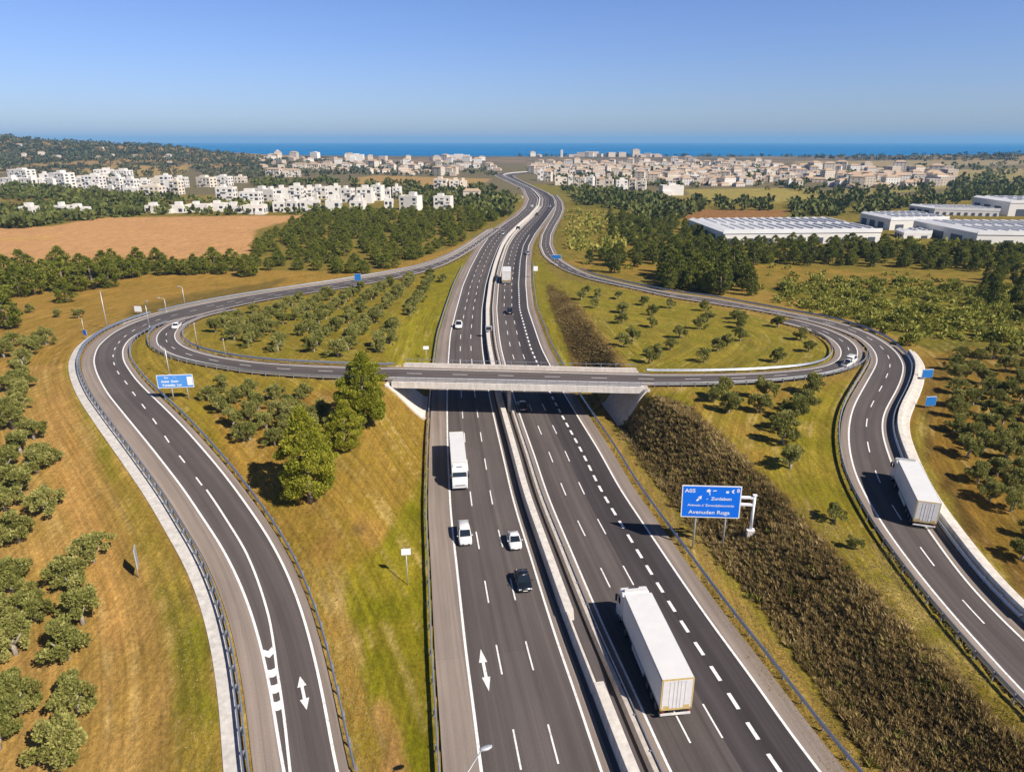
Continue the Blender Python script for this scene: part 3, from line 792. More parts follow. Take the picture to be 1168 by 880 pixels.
def fly_bar(name, u, z0, z1, t):
    fly_sweep(name, lambda w: [(u(w), z1), (u(w) + t, z1), (u(w) + t, z0), (u(w), z0)], M_GALV)
for zz in (7.55, 7.8, 8.08): fly_bar('rail_beam', lambda w: w + so - .28, zz, zz + .09, .09)
fly_bar('rail_beam', lambda w: -w - no - .2, 8.2, 8.27, .07)
bp_ = MB().box(-.05, .05, -.05, .05, 0, 1.0).mesh('rail_post'); bp_.materials.append(M_GALV)
for q in np.arange(sd0 + .8, sd1, 1.9):
    C, N, w = at_s(RB, q)
    p = C + N * (w + so - .23); link('rail_post', bp_, None, fly, (p[0], p[1] - 123, 7.2), math.atan2(N[1], N[0]))
for q in np.arange(sd0 + .8, sd1, 3.0):
    C, N, w = at_s(RB, q)
    p = C - N * (w + no + .15); link('rail_post', bp_, None, fly, (p[0], p[1] - 123, 7.45), math.atan2(N[1], N[0]))
# piers in the median, bearing wall at each end, concrete paving on the side slopes
def pier(x0, x1, y0, y1, z1):
    MB().box(x0, x1, y0 - 123, y1 - 123, -.2, z1, bev=.12).build('pier', M_CONC2, fly)
ymid = float(Cd[20, 1]); xm = float(np.interp(ymid, YL, XL) * .56 + np.interp(ymid, YR, XR) * .44)
for dy in (-.6, 1.6, 3.6): pier(xm + .9, xm + 1.6, ymid + dy - .5, ymid + dy + .5, 5.55)
for side in (0, 1):
    rings = []
    yy0, yy1 = Cd[0 if side == 0 else -1, 1] - hd[0] - so - 1.2, Cd[0 if side == 0 else -1, 1] + hd[0] + no
    n = 9; k = 12
    V = []; F = []
    for i in range(n):
        for j in range(k + 1):
            yv = yy0 + (yy1 - yy0) * i / (n - 1); t = j / k
            if side == 0: xv = (xl(yv) - 4.0) * (1 - t) + (DX0 - .2) * t
            else: xv = (xr(yv) + 6.3) * (1 - t) + (DX1 + .2) * t
            V.append((xv, yv - 123, float(h(xv, yv)) + .14 + (.0 if 0 < j else -.02)))
    q = np.arange(n * (k + 1)).reshape(n, k + 1)
    Fq = np.stack([q[:-1, :-1], q[:-1, 1:], q[1:, 1:], q[1:, :-1]], -1).reshape(-1, 4)
    if side == 0: Fq = Fq[:, ::-1]
    link('slope_paving', mesh_np('slope_paving', np.array(V), Fq), M_CONC if side == 0 else M_CONC3, fly)
    # wing wall along the near edge of the paving
    pts = []
    for j in range(k + 1):
        t = j / k; yv = yy0
        xv = (xl(yv) - 4.0) * (1 - t) + (DX0 - .2) * t if side == 0 else (xr(yv) + 6.3) * (1 - t) + (DX1 + .2) * t
        pts.append((xv, yv - 123, float(h(xv, yv))))
    rings = [[(p[0], p[1] - .35, p[2] - .5), (p[0], p[1] - .35, p[2] + .42), (p[0], p[1] + .0, p[2] + .42), (p[0], p[1] + .0, p[2] - .5)] for p in pts]
    MB().loft(rings).build('wing_wall', M_CONC, fly)
    xw = DX0 - .1 if side == 0 else DX1 - .5
    MB().box(xw, xw + .6, yy0 + 2.0 - 123, yy1 - 123, 4.9, 6.9).build('bearing_wall', M_CONC2, fly)
# ------------------------------------------------------------------ vehicles
M_WHITE = mat('white_car_paint', (.66, .65, .63), .32, 0, .03, 3, .5, .5)
M_BLACK = mat('dark_car_paint', (.012, .016, .024), .22, .2, .03, 3, .5, .8)
M_SILV = mat('silver_car_paint', (.42, .43, .44), .3, .6, .03, 3, .5, .5)
M_GLASS = mat('vehicle_glass', (.012, .018, .026), .08, 0, 0, 1, .7)
M_TYRE = mat('tyre_rubber', (.015, .015, .016), .8, 0, .1, 9)
M_RIM = mat('wheel_rim', (.4, .41, .42), .35, .8, 0)
M_TRIM = mat('black_plastic', (.03, .03, .032), .55, 0, .1, 6)
M_HEAD = mat('headlight_glass', (.7, .72, .75), .12, .3, 0)
M_TAIL = mat('tail_light', (.35, .02, .015), .25, 0, 0)
M_PLATE = mat('number_plate', (.7, .68, .55), .5, 0, 0)
M_TBOX = mat('trailer_white_panel', (.64, .63, .61), .45, 0, .07, .6, .3)
M_RUST = mat('yellowed_door_frame', (.50, .36, .13), .6, 0, .25, 5)
M_DOOR = mat('trailer_door_white', (.60, .58, .56), .5, 0, .12, 1.5)
M_STEEL = mat('chassis_steel', (.09, .09, .10), .55, .5, .2, 5)

def heading(p_from, p_to): 
    d = np.asarray(p_to[:2]) - np.asarray(p_from[:2]); return math.atan2(-d[0], d[1])
def wheel(name, parent, x, y, r, w, side):
    t = MB().tube((-w/2, 0, 0), (w/2, 0, 0), r, n=20).mesh('wheel', True); 
    o = link('wheel', t, M_TYRE, parent, (x, y, r))
    d = w / 2 + .006
    MB().tube((side * (d - .05), 0, 0), (side * d, 0, 0), r * .62, n=16).build('rim', M_RIM, o)
    return o
def ring_x(x, prof): return [(x, p[0], p[1]) for p in prof]

def car_proto(name, paint, style='sedan', L=4.3, W=1.78, Ht=1.46):
    root = empty(name, (0, 0, 0))
    h2 = L / 2
    # body: stations along y with (half width, belt height, floor)
    st = [(-h2, .74, .72, .34), (-h2 + .12, .84, .86, .24), (-h2 + .7, .88, .93, .2), (-.4, .89, .93, .18), (.75, .89, .92, .18), (h2 - .9, .88, .84, .2), (h2 - .25, .82, .70, .24), (h2, .66, .58, .34)]
    if style == 'van': st = [(-h2, .82, 1.0, .34), (-h2 + .1, .88, 1.06, .24), (-h2 + .7, .9, 1.08, .2), (-.4, .9, 1.08, .18), (.9, .9, 1.06, .18), (h2 - .75, .88, .98, .2), (h2 - .2, .84, .82, .24), (h2, .7, .66, .34)]
    rings = []
    for y_, hw_, zb, zf in st:
        hw_ *= W / 1.8; m_ = (zb + zf) / 2
        rings.append([(-hw_ * .93, y_, zf), (-hw_, y_, zf + .15), (-hw_, y_, m_), (-hw_ * .97, y_, zb - .06), (-hw_ * .88, y_, zb), (hw_ * .88, y_, zb), (hw_ * .97, y_, zb - .06), (hw_, y_, m_), (hw_, y_, zf + .15), (hw_ * .93, y_, zf)])
    MB().loft(rings).build('body', paint, root, True)
    k = W / 1.8
    if style == 'van': cab = [(-h2 + .06, 1.0, .72), (-h2 + .16, Ht, .68), (.55, Ht, .70), (1.15, 1.06, .76)]
    elif style == 'pickup': cab = [(-.25, .92, .74), (-.05, Ht, .64), (.62, Ht, .64), (1.2, .92, .74)]
    else: cab = [(-h2 + .55, .9, .72), (-h2 + 1.05, Ht - .02, .60), (.2, Ht, .62), (1.02, .9, .74)]
    (ya, za, wa), (yb, zb, wb), (yc, zc, wc), (yd, zd, wd) = cab
    wa, wb, wc, wd = wa * k, wb * k, wc * k, wd * k
    # glass house core, then painted roof and pillars just proud of it
    G_ = MB().add([(-wa, ya, za), (wa, ya, za), (wd, yd, zd), (-wd, yd, zd), (-wb, yb, zb - .03), (wb, yb, zb - .03), (wc, yc, zc - .03), (-wc, yc, zc - .03)],
                  [(3, 2, 1, 0), (4, 5, 6, 7), (0, 1, 5, 4), (1, 2, 6, 5), (2, 3, 7, 6), (3, 0, 4, 7)])
    G_.build('window_glass', M_GLASS, root)
    r = MB(); e = .02
    r.loft([[(-wb - e, yb - .06, zb - .05), (-wb * .8, yb - .03, zb + .03), (wb * .8, yb - .03, zb + .03), (wb + e, yb - .06, zb - .05)],
            [(-wc - e, (yb + yc) / 2, zc - .03), (-wc * .8, (yb + yc) / 2, zc + .06), (wc * .8, (yb + yc) / 2, zc + .06), (wc + e, (yb + yc) / 2, zc - .03)],
            [(-wc - e, yc + .06, zc - .06), (-wc * .8, yc + .03, zc + .02), (wc * .8, yc + .03, zc + .02), (wc + e, yc + .06, zc - .06)]])
    r.build('roof', paint, root, True)
    pl = MB()
    for sx in (-1, 1):
        pl.tube((sx * wa, ya, za), (sx * wb, yb, zb - .02), .05, n=6); pl.tube((sx * wd, yd, zd), (sx * wc, yc, zc - .02), .04, n=6)
        ym = (yb + yc) / 2; pl.tube((sx * (wa + wd) / 2, ym - .1, za), (sx * (wb + wc) / 2, ym - .1, zb - .02), .04, n=6)
        if style == 'van': pl.add([(sx * (wa + .012), ya, za), (sx * (wa + .012), -.3, za), (sx * (wb + .012), -.3, zb - .06), (sx * (wb + .012), yb, zb - .06)], [(0, 1, 2, 3) if sx > 0 else (3, 2, 1, 0)])
    pl.build('pillar_frame', paint, root)
    if style == 'pickup':
        MB().box(-.68 * k, .68 * k, -h2 + .12, -.4, .90, .955).build('load_bed', M_TRIM, root)
    fz = st[-1][2]
    for sx in (-1, 1):
        MB().box(sx * .62 * k - .16, sx * .62 * k + .16, h2 - .22, h2 - .03, fz - .08, fz + .06, bev=.02).build('headlight', M_HEAD, root)
        MB().box(sx * .66 * k - .11, sx * .66 * k + .11, -h2 - .005, -h2 + .1, .62, .8, bev=.02).build('tail_light', M_TAIL, root)
        MB().box(sx * .98 * k - .09, sx * .98 * k + .09, .72, .86, .94, 1.06, bev=.02).build('wing_mirror', paint, root)
        for yy in (-h2 + .78, h2 - .82): wheel('wheel', root, sx * (W / 2 - .12), yy, .315, .2, sx)
    MB().box(-.52 * k, .52 * k, h2 - .06, h2 + .012, .36, .5, bev=.01).build('grille', M_TRIM, root)
    MB().box(-.26, .26, h2 + .013, h2 + .022, .4, .5).build('number_plate', M_PLATE, root)
    MB().box(-.26, .26, -h2 - .012, -h2 - .003, .48, .6).build('number_plate', M_PLATE, root)
    return root

def truck_proto(name, L=15.2, W=2.55, Ht=4.0, tl=12.4):
    """tractor unit and box trailer; +y forward, origin at the middle of the whole lorry on the road"""
    root = empty(name, (0, 0, 0)); r0, f0 = -L / 2, L / 2; hw_ = W / 2; ty = r0 + tl
    MB().box(-hw_, hw_, r0 + .05, ty, 1.12, Ht, bev=.04).build('trailer_box', M_TBOX, root)
    for sx in (-1, 1):
        MB().box(sx * (hw_ + .012) - .014, sx * (hw_ + .012) + .014, r0 + .1, ty - .05, 1.1, 1.24).build('lower_rail', M_RIM, root)
        MB().box(sx * (hw_ + .012) - .014, sx * (hw_ + .012) + .014, r0 + .1, ty - .05, Ht - .13, Ht - .02).build('upper_rail', M_RIM, root)
        MB().box(sx * .95 - .26, sx * .95 + .26, r0 + .45, r0 + .48, .12, .62).build('mud_flap', M_TRIM, root)
    fr_ = MB()
    for sx in (-1, 1): fr_.box(sx * (hw_ - .03) - .045, sx * (hw_ - .03) + .045, r0 - .01, r0 + .07, 1.05, Ht - .05)
    fr_.box(-hw_ + .02, hw_ - .02, r0 - .01, r0 + .07, 1.02, 1.2); fr_.box(-hw_ + .02, hw_ - .02, r0 - .005, r0 + .07, Ht - .1, Ht + .01)
    fr_.build('door_frame', M_RUST, root)
    for sx in (-1, 1):
        a_, b_ = sorted((sx * .02, sx * (hw_ - .1)))
        d = MB().box(a_, b_, r0 - .025, r0 + .04, 1.22, Ht - .12).build('rear_door', M_DOOR, root)
        for q in (.28, .62): MB().tube((sx * q, r0 - .04, 1.25), (sx * q, r0 - .04, Ht - .2), .016, n=6).build('lock_rod', M_DOOR, d)
        MB().box(sx * .8 - .25, sx * .8 + .25, r0 - .032, r0 - .026, 1.24, 1.48).build('corner_panel', M_RUST, d)
        MB().box(sx * 1.06 - .07, sx * 1.06 + .07, r0 - .015, r0 + .06, .76, .84).build('tail_light', M_TAIL, root)
        sk = MB().box(sx * (hw_ - .05) - .02, sx * (hw_ - .05) + .02, r0 + 5.0, ty - 3.4, .45, 1.08).build('side_skirt', M_TBOX, root)
        for yy in (r0 + 1.2, r0 + 2.5, r0 + 3.8): wheel('wheel', root, sx * (hw_ - .2), yy, .5, .36, sx)
        wheel('wheel', root, sx * (hw_ - .28), ty - 1.0, .5, .5, sx)
        wheel('wheel', root, sx * (hw_ - .22), f0 - 1.35, .5, .34, sx)
    MB().box(-hw_ + .05, hw_ - .05, r0 - .02, r0 + .1, .5, .66).build('rear_bumper', M_DOOR, root)
    MB().box(-.35, .35, r0 - .035, r0 - .021, .52, .64).build('number_plate', M_PLATE, root)
    MB().box(-.5, .5, r0 + .2, f0 - .4, .75, 1.08).build('chassis', M_STEEL, root)
    # cab
    c0, c1 = ty + .55, f0; ch = Ht - .35
    pr = [(c0, .75), (c0, ch - .35), (c0 + .25, ch), (c1 - 1.05, ch - .05), (c1 - .62, ch - .55), (c1 - .42, 2.35), (c1 - .12, 1.6), (c1, 1.15), (c1, .42), (c1 - .5, .36), (c1 - .9, .6), (c1 - 1.9, .9)]
    cb = MB()
    ins = lambda k: [(y_, z_) for y_, z_ in pr]
    xs_ = [(-hw_ + .02, .06), (-hw_ + .12, 0), (hw_ - .12, 0), (hw_ - .02, .06)]
    cb.loft([[(x_, y_ - (d if y_ > c0 + .5 else 0), z_ - (d * .6 if z_ > 2 else 0)) for y_, z_ in pr][::-1] for x_, d in xs_])
    cb.build('cab', M_WHITE, root)
    MB().add([(-hw_ + .16, c1 - .625 + .02, ch - .6), (hw_ - .16, c1 - .625 + .02, ch - .6), (hw_ - .1, c1 - .40, 2.32), (-hw_ + .1, c1 - .40, 2.32),
              (-hw_ + .16, c1 - .66, ch - .6), (hw_ - .16, c1 - .66, ch - .6), (hw_ - .1, c1 - .45, 2.32), (-hw_ + .1, c1 - .45, 2.32)],
             [(0, 1, 2, 3)[::-1], (4, 5, 6, 7), (0, 4, 5, 1)[::-1], (3, 2, 6, 7)[::-1], (0, 3, 7, 4)[::-1], (1, 5, 6, 2)[::-1]]).build('windscreen', M_GLASS, root)
    for sx in (-1, 1):
        MB().box(sx * (hw_ - .012) - .01, sx * (hw_ - .012) + .01, c1 - 1.5, c1 - .7, 2.0, 2.75).build('side_window', M_GLASS, root)
        m_ = MB().box(sx * (hw_ + .18) - .1, sx * (hw_ + .18) + .1, c1 - .75, c1 - .6, 2.0, 2.75, bev=.03).build('wing_mirror', M_TRIM, root)
        MB().tube((sx * (hw_ - .05), c1 - .68, 2.6), (sx * (hw_ + .12), c1 - .68, 2.6), .03, n=6).build('bracket', M_TRIM, m_)
        MB().box(sx * .95 - .2, sx * .95 + .2, c1 - .1, c1 + .012, .62, .86, bev=.03).build('headlight', M_HEAD, root)
        MB().box(sx * (hw_ - .1) - .03, sx * (hw_ - .1) + .03, ty - .2, c0 + .3, 1.3, ch - .3).build('side_fairing', M_WHITE, root)
    g = MB()
    for i in range(3): g.box(-.8, .8, c1 - .02, c1 + .016, .95 + i * .2 - (.0), 1.07 + i * .2 - .0) if i < 1 else g.box(-.8 + .0, .8, c1 - .06 - .12 * (i - .2), c1 + .012 - .085 * i, .98 + i * .2, 1.1 + i * .2)
    g.build('grille', M_TRIM, root)
    MB().box(-hw_ + .1, hw_ - .1, c1 - .08, c1 + .02, .42, .56, bev=.02).build('front_bumper', M_TRIM, root)
    dfl = MB(); dw = hw_ - .25
    dfl.loft([[(-dw, c0 + .3, ch), (-dw, c0 + .3, Ht + .02), (dw, c0 + .3, Ht + .02), (dw, c0 + .3, ch)], [(-dw, c1 - 1.5, ch - .05), (-dw + .1, c1 - 1.5, ch + .06), (dw - .1, c1 - 1.5, ch + .06), (dw, c1 - 1.5, ch - .05)]])
    dfl.build('roof_deflector', M_WHITE, root)
    MB().tube((-.45, c1 - 1.3, ch + .05), (.45, c1 - 1.3, ch + .05), .06, n=8).build('roof_light_bar', M_TRIM, root)
    return root

def place(o, p, rz, label, cat, scale=1.0, group=None, lift=.055):
    o.location = (float(p[0]), float(p[1]), float(p[2]) + lift); o.rotation_euler = (0, 0, rz)
    o.scale = scale if hasattr(scale, '__len__') else (scale,) * 3
    return tag(o, label, cat, group)
def mdir(p, away=True, R=None):
    R = R or MW; s = s_of(R, p); a, b_ = at_s(R, max(0, s - 3))[0], at_s(R, s + 3)[0]
    return heading(a, b_) if away else heading(b_, a)
def F3(px_, py_): return np.array([*flat(px_, py_), 0.0])

T = truck_proto('lorry')
T2, T3, T4 = copy_tree(T), copy_tree(T), copy_tree(T)
ra_, rb_ = np.array([13.45 + 1.47, 48.7, 0]), np.array([11.9 + 1.5, 61.2, 0])
dv = (rb_ - ra_) / np.linalg.norm(rb_ - ra_)
place(T, ra_ + dv * 7.6, heading(ra_, rb_), 'large white articulated lorry heading away on the motorway, rear doors with yellowed corners', 'lorry', (1.17, 1.0, 1.17))
a_, b_ = np.array([-9.45, 106.0]), np.array([-7.85, 92.2]); c_ = (a_ + b_) / 2
place(T2, (c_[0], c_[1], 0), heading(a_, b_), 'white lorry coming towards the camera in the slow lane just past the flyover', 'lorry', (.93, np.linalg.norm(a_ - b_) / 15.2, .95))
g0 = G(1052.5, 606.5); zr = g0[2]
a_ = np.array([49.9, 72.2]); b_ = a_ + np.array([3.1, 10.4]) / 10.85 * 13.2; c_ = (a_ + b_) / 2
place(T3, (c_[0], c_[1], float(h(c_[0], c_[1])) + .05), heading(a_, b_), 'white lorry with grimy rear doors on the right slip road beside the concrete wall', 'lorry', (1.0, .87, .96))
# pitch with the road
pz = (float(h(*b_)) - float(h(*a_))) / np.linalg.norm(b_ - a_); T3.rotation_euler = (math.atan(pz), 0, T3.rotation_euler[2])
p = F3(577.5, 324); rz = mdir(p); dd_ = Vector((-math.sin(rz), math.cos(rz), 0))
place(T4, p + np.array(dd_) * 6.3, rz, 'distant white lorry heading away in the fast lane beyond the flyover', 'lorry', (1.3, .85, 1.15))

def car(proto, px_, py_, away, label, cat, scale=1., flatz=True, R=None, group=None, half=2.1):
    """px, py = middle of the bumper nearest the camera, on the road"""
    p = F3(px_, py_) if flatz else G(px_, py_)
    rz = mdir(p, away, R); d = np.array([-math.sin(rz), math.cos(rz), 0]); d = d if away else -d
    q = p + d * half * (scale if not hasattr(scale, '__len__') else scale[1])
    if not flatz: q[2] = float((zroad(R) if R else h)(q[0], q[1])) + .08
    return place(proto, q, rz, label, cat, scale, group)
VAN = car_proto('van', M_WHITE, 'van', 4.5, 1.82, 1.86)
SED = car_proto('car', M_WHITE, 'sedan', 4.2, 1.72, 1.42)
DRK = car_proto('car', M_BLACK, 'sedan', 4.3, 1.76, 1.46)
PIC = car_proto('pickup', M_WHITE, 'pickup', 4.9, 1.8, 1.7)
SIL = car_proto('car', M_SILV, 'sedan', 4.2, 1.74, 1.44)
car(VAN, 531.5, 623.5, False, 'white van with a dark windscreen coming on in the slow lane behind the lorry', 'van', (.97, .88, .97))
car(SED, 589, 629.5, False, 'small white car in the middle lanes coming towards the camera', 'car', (1.0, .86, 1.02))
car(DRK, 599.5, 677.5, False, 'dark blue-black car coming on behind the small white car', 'car', (1.02, .88, 1.04))
car(copy_tree(DRK), 597.5, 470.5, True, 'black car in the shadow under the flyover', 'car', 1.05)
car(copy_tree(PIC), 523, 375.5, False, 'white pickup with a long shadow beyond the flyover, outer lane beside the hard shoulder', 'pickup', 1.15)
car(copy_tree(DRK), 581.5, 359, True, 'small dark car heading away beyond the flyover', 'car', 1.15)
car(copy_tree(VAN), 967, 416.5, True, 'white van rounding the right loop road next to the near crash barrier', 'van', .98, False, RB)
car(PIC, 962.5, 419, True, 'white pickup just behind the van on the right loop road', 'pickup', .8, False, RB)
car(copy_tree(SED), 204.5, 372.5, False, 'white car on the left loop road at the start of the bend', 'car', 1.05, False, RB)
for (u, v_, aw, pr, lb) in ((602, 291, True, SIL, 'silver car in the outer lane near the right gore'), (606.5, 236.5, False, SED, 'white car on the distant motorway bend'), (596, 226, False, SED, 'second white car further round the distant bend'),
        (612, 246, True, DRK, 'dark car on the distant motorway heading for the bend'), (590.5, 262, True, DRK, 'dark car ahead of the distant white lorry'), (573, 268, False, SIL, 'silver car coming down from the distant bend'),
        (617, 226, True, SIL, 'silver car high on the far bend'), (592, 216, False, DRK, 'dark car on the last straight before the town')):
    car(copy_tree(pr), u, v_, aw, lb, 'car', 1.2)
for o in (SIL,):
    car(SIL, 627, 237, True, 'pale silver car beside the outer rail of the distant bend', 'car', 1.2)
# ------------------------------------------------------------------ signs, lamp posts, small roadside things
M_BLUE = mat('sign_blue', (.004, .15, .72), .4, 0, .04, 1.5, .4)
M_BLUEP = mat('sign_blue_faded', (.08, .27, .66), .4, 0, .1, 1.2, .4)
M_BLUE2 = mat('sign_blue_shaded', (.02, .16, .45), .45, 0, .1, 1.5, .4)
M_SIGNW = mat('sign_white', (.78, .78, .77), .45, 0, .03, 2)
M_SBACK = mat('sign_back_grey', (.45, .46, .48), .5, .4, .1, 2)
M_POLE = mat('pole_zinc', (.55, .55, .54), .45, .4, .12, 3)
M_WOOD = mat('weathered_wood', (.30, .24, .17), .8, 0, .2, 4)

def text_mesh(body, size, name='lettering', bold=.0):
    cu = bpy.data.curves.new(name, 'FONT'); cu.body = body; cu.size = size; cu.align_x = 'CENTER'; cu.align_y = 'CENTER'; cu.extrude = .004; cu.offset = bold
    o = bpy.data.objects.new(name, cu); COL.objects.link(o)
    dg = bpy.context.evaluated_depsgraph_get(); dg.update()
    me = bpy.data.meshes.new_from_object(o.evaluated_get(dg)); bpy.data.objects.remove(o); me.name = name
    return me
def put_text(root_panel, body, size, x_, z_, y_=-.075, m=None, sx=1.0, bold=.01):
    o = link('lettering', text_mesh(body, size, bold=bold), m or M_SIGNW, root_panel, (x_, y_, z_)); o.rotation_euler = (rad(90), 0, 0); o.scale = (sx, 1, 1)
    return o
def sign(name, base, rz, W, Hh, zb, posts, face, label, cat='road sign', group=None, pr=.09, post_m=None, roll=0.0):
    """board W x Hh with its bottom at zb above the base; local -y faces the reader; posts = list of x offsets"""
    root = empty(name, base, rz, label, cat, group)
    pan = MB().box(-W / 2, W / 2, -.04, .04, zb, zb + Hh, bev=.02).build('panel', M_SBACK, root)
    if roll: pan.rotation_euler = (0, roll, 0)
    b_ = .02 * max(W, 2)
    MB().box(-W / 2 + .02, W / 2 - .02, -.052, -.041, zb + .02, zb + Hh - .02).build('border', M_SIGNW, pan)
    MB().box(-W / 2 + b_, W / 2 - b_, -.062, -.053, zb + b_, zb + Hh - b_).build('face', face, pan)
    for x_ in posts:
        gz = float(h(*(np.array(base[:2]) + np.array([math.cos(rz), math.sin(rz)]) * x_))) - base[2]
        MB().tube((x_, .09 + pr, gz - .3), (x_, .09 + pr, zb + Hh * .85), pr, n=10).build('post', post_m or M_POLE, root, True)
    return root, pan

# big blue direction sign on the scrub slope
bl, br_ = G(790.5, 627), G(824, 624.5)
Yb = (bl[1] + br_[1]) / 2
def zat(py_, Y, x_=0):
    v = (py_ - 440) / FPX; k = (ST + v * CT) / (CT - v * ST); return CH - k * Y
xl_, xr_ = atY(777.5, 1), 0
def x_at(px_, py_, Y):
    z_ = zat(py_, Y); return (px_ - 584) / FPX * (Y * CT + (CH - z_) * ST)
Yb = bl[1]
x0, x1 = x_at(779.5, 572, Yb), x_at(846, 570, Yb)
zb_, zt_ = zat(590, Yb), zat(553.5, Yb)
base = np.array([(x0 + x1) / 2, Yb, float(h((x0 + x1) / 2, Yb))])
rzs = rad(-6)
root, pan = sign('direction_sign', base, rzs, (x1 - x0), zt_ - zb_, zb_ - base[2], [bl[0] - base[0], br_[0] - base[0]], M_BLUE, 'large blue motorway direction sign on two posts over the brown scrub slope', 'road sign', None, .13, roll=rad(-1.5))
Wd, Hd, z0_ = x1 - x0, zt_ - zb_, zb_ - base[2]
put_text(pan, 'A05', Hd * .16, -Wd * .36, z0_ + Hd * .83, sx=1.1)
put_text(pan, '8', Hd * .16, Wd * .44, z0_ + Hd * .86, sx=1.0)
put_text(pan, '-  Zonlabon', Hd * .13, Wd * .13, z0_ + Hd * .60, sx=1.1)
put_text(pan, "Avenuoc e' Zonsudybeouvanto", Hd * .105, -.0, z0_ + Hd * .39, sx=.95, bold=.004)
put_text(pan, 'Avenuden Roga', Hd * .16, -Wd * .02, z0_ + Hd * .17, sx=1.1, bold=.008)
def glyph(pan, polys, y_=-.068):
    m_ = MB()
    for P in polys: m_.add([(a, y_, b_) for a, b_ in P], [tuple(range(len(P)))])
    m_.build('symbol', M_SIGNW, pan)
u = Hd * .1
def at2(cx, cz, P, k=u): return [(cx + a * k, cz + b_ * k) for a, b_ in P]
glyph(pan, [at2(-Wd * .05, z0_ + Hd * .84, [(-.6, -.3), (.2, -.5), (.6, .1), (.1, .6), (-.5, .3)]), at2(-Wd * .03, z0_ + Hd * .76, [(-.12, -.5), (.12, -.5), (.12, .3), (-.12, .3)]), at2(Wd * .05, z0_ + Hd * .85, [(-.6, -.2), (.6, -.1), (.5, .15), (-.4, .1)])])
glyph(pan, [at2(-Wd * .2, z0_ + Hd * .60, [(-.9, -.7), (-.5, -.9), (.1, -.2), (-.3, .1)]), at2(-Wd * .2, z0_ + Hd * .60, [(-.4, .4), (.6, .9), (.5, -.3)])])
glyph(pan, [at2(Wd * .3, z0_ + Hd * .83, [(-1.0, -.4), (-.4, -.6), (-.1, 0), (-.5, .2), (-1, .1)]), at2(Wd * .34, z0_ + Hd * .84, [(-.2, 0), (.3, .6), (.6, .4), (.3, -.1), (.7, -.5), (.2, -.6)])])
# white cantilever gantry beside it
gb = G(855, 611); Yg = gb[1]
zt = zat(565, Yg)
root = empty('sign_gantry', gb, rzs, 'white cantilever gantry post on a concrete foot beside the large blue sign', 'gantry')
hh = zt - gb[2]; ar = (x_at(853, 570, Yg) - x_at(836, 570, Yg))
MB().tube((0, 0, .9), (0, 0, hh), .2, .17, 12).build('post', M_SIGNW, root, True)
MB().box(-.45, .45, -.4, .4, -.4, .95, bev=.05).build('footing', M_CONC, root)
MB().box(-.5, .5, -.32, .32, .955, 1.02).build('base_plate', M_SIGNW, root)
for dz in (.15, 1.15): MB().box(-ar, -.18, -.14, .14, hh - dz - .32, hh - dz, bev=.03).build('arm', M_SIGNW, root)
MB().box(-.26, .26, -.24, .24, hh, hh + .12, bev=.03).build('cap', M_SIGNW, root)

# blue sign beside the left slip road
b1, b2 = G(198, 456), G(217.5, 453.5); base = np.array([(b1[0] + b2[0]) / 2 - .4, b1[1], 0]); base[2] = float(h(base[0], base[1]))
Yb = base[1]; x0, x1 = x_at(184.5, 435, Yb), x_at(224, 433, Yb); zb_, zt_ = zat(442, Yb), zat(427, Yb)
root, pan = sign('direction_sign', base, rad(6), x1 - x0, zt_ - zb_, zb_ - base[2], [b1[0] - base[0], b2[0] - base[0]], M_BLUEP, 'wide pale blue direction sign with white lettering on two posts beside the left slip road', 'road sign', None, .12)
Wd, Hd, z0_ = x1 - x0, zt_ - zb_, zb_ - base[2]
put_text(pan, "Zon       ' ' -", Hd * .17, -Wd * .12, z0_ + Hd * .78, m=M_SIGNW)
put_text(pan, 'Ausuc  Zonte', Hd * .22, -Wd * .14, z0_ + Hd * .50, bold=.02)
put_text(pan, 'Ronsudan  Lus', Hd * .22, -Wd * .1, z0_ + Hd * .22, bold=.02)
MB().box(Wd * .33, Wd * .47, -.075, -.064, z0_ + Hd * .18, z0_ + Hd * .82).build('side_panel', M_SIGNW, pan)

def small_sign(name, pb, wpx, top, bot, face, label, rz=0.0, posts=(0,), mid=None, pr=.06, cat='road sign'):
    b_ = G(*pb); Y = b_[1]; zt_, zb_ = zat(top, Y), zat(bot, Y); k = (Y * CT + (CH - zb_) * ST) / FPX
    W = wpx * k
    return sign(name, b_, rz, W, zt_ - zb_, zb_ - b_[2], [p * W for p in posts], face, label, cat, None, pr)
small_sign('marker_sign', (465.3, 667.7), 11, 625.3, 632.5, M_SIGNW, 'small white rectangular sign on a single pole in the green verge', rad(8))
small_sign('marker_sign', (486.5, 412.5), 6.5, 394.5, 398.5, M_SIGNW, 'small white sign on a pole in the grass just beyond the flyover', rad(6))
small_sign('marker_sign', (158.5, 358.5), 9, 349, 355.5, M_SIGNW, 'squat white sign board at the outer edge of the left bend', rad(-8), (-.2, .2))
small_sign('blue_sign', (98.5, 387), 6, 376, 382, M_BLUE, 'small blue sign on a post outside the left bend', rad(-25))
small_sign('blue_sign', (409, 328), 7.5, 312, 320, M_BLUE2, 'small square blue sign on the far left slip road beyond the olive grove', rad(0))
small_sign('blue_sign', (634.5, 301.5), 11, 290.5, 295, M_BLUE2, 'blue sign beside the right slip road where it leaves the motorway', rad(-10), (-.2, .25))
small_sign('marker_sign', (610.8, 317), 5, 303.5, 309, M_SIGNW, 'pale round-cornered sign on the right gore verge', rad(0))
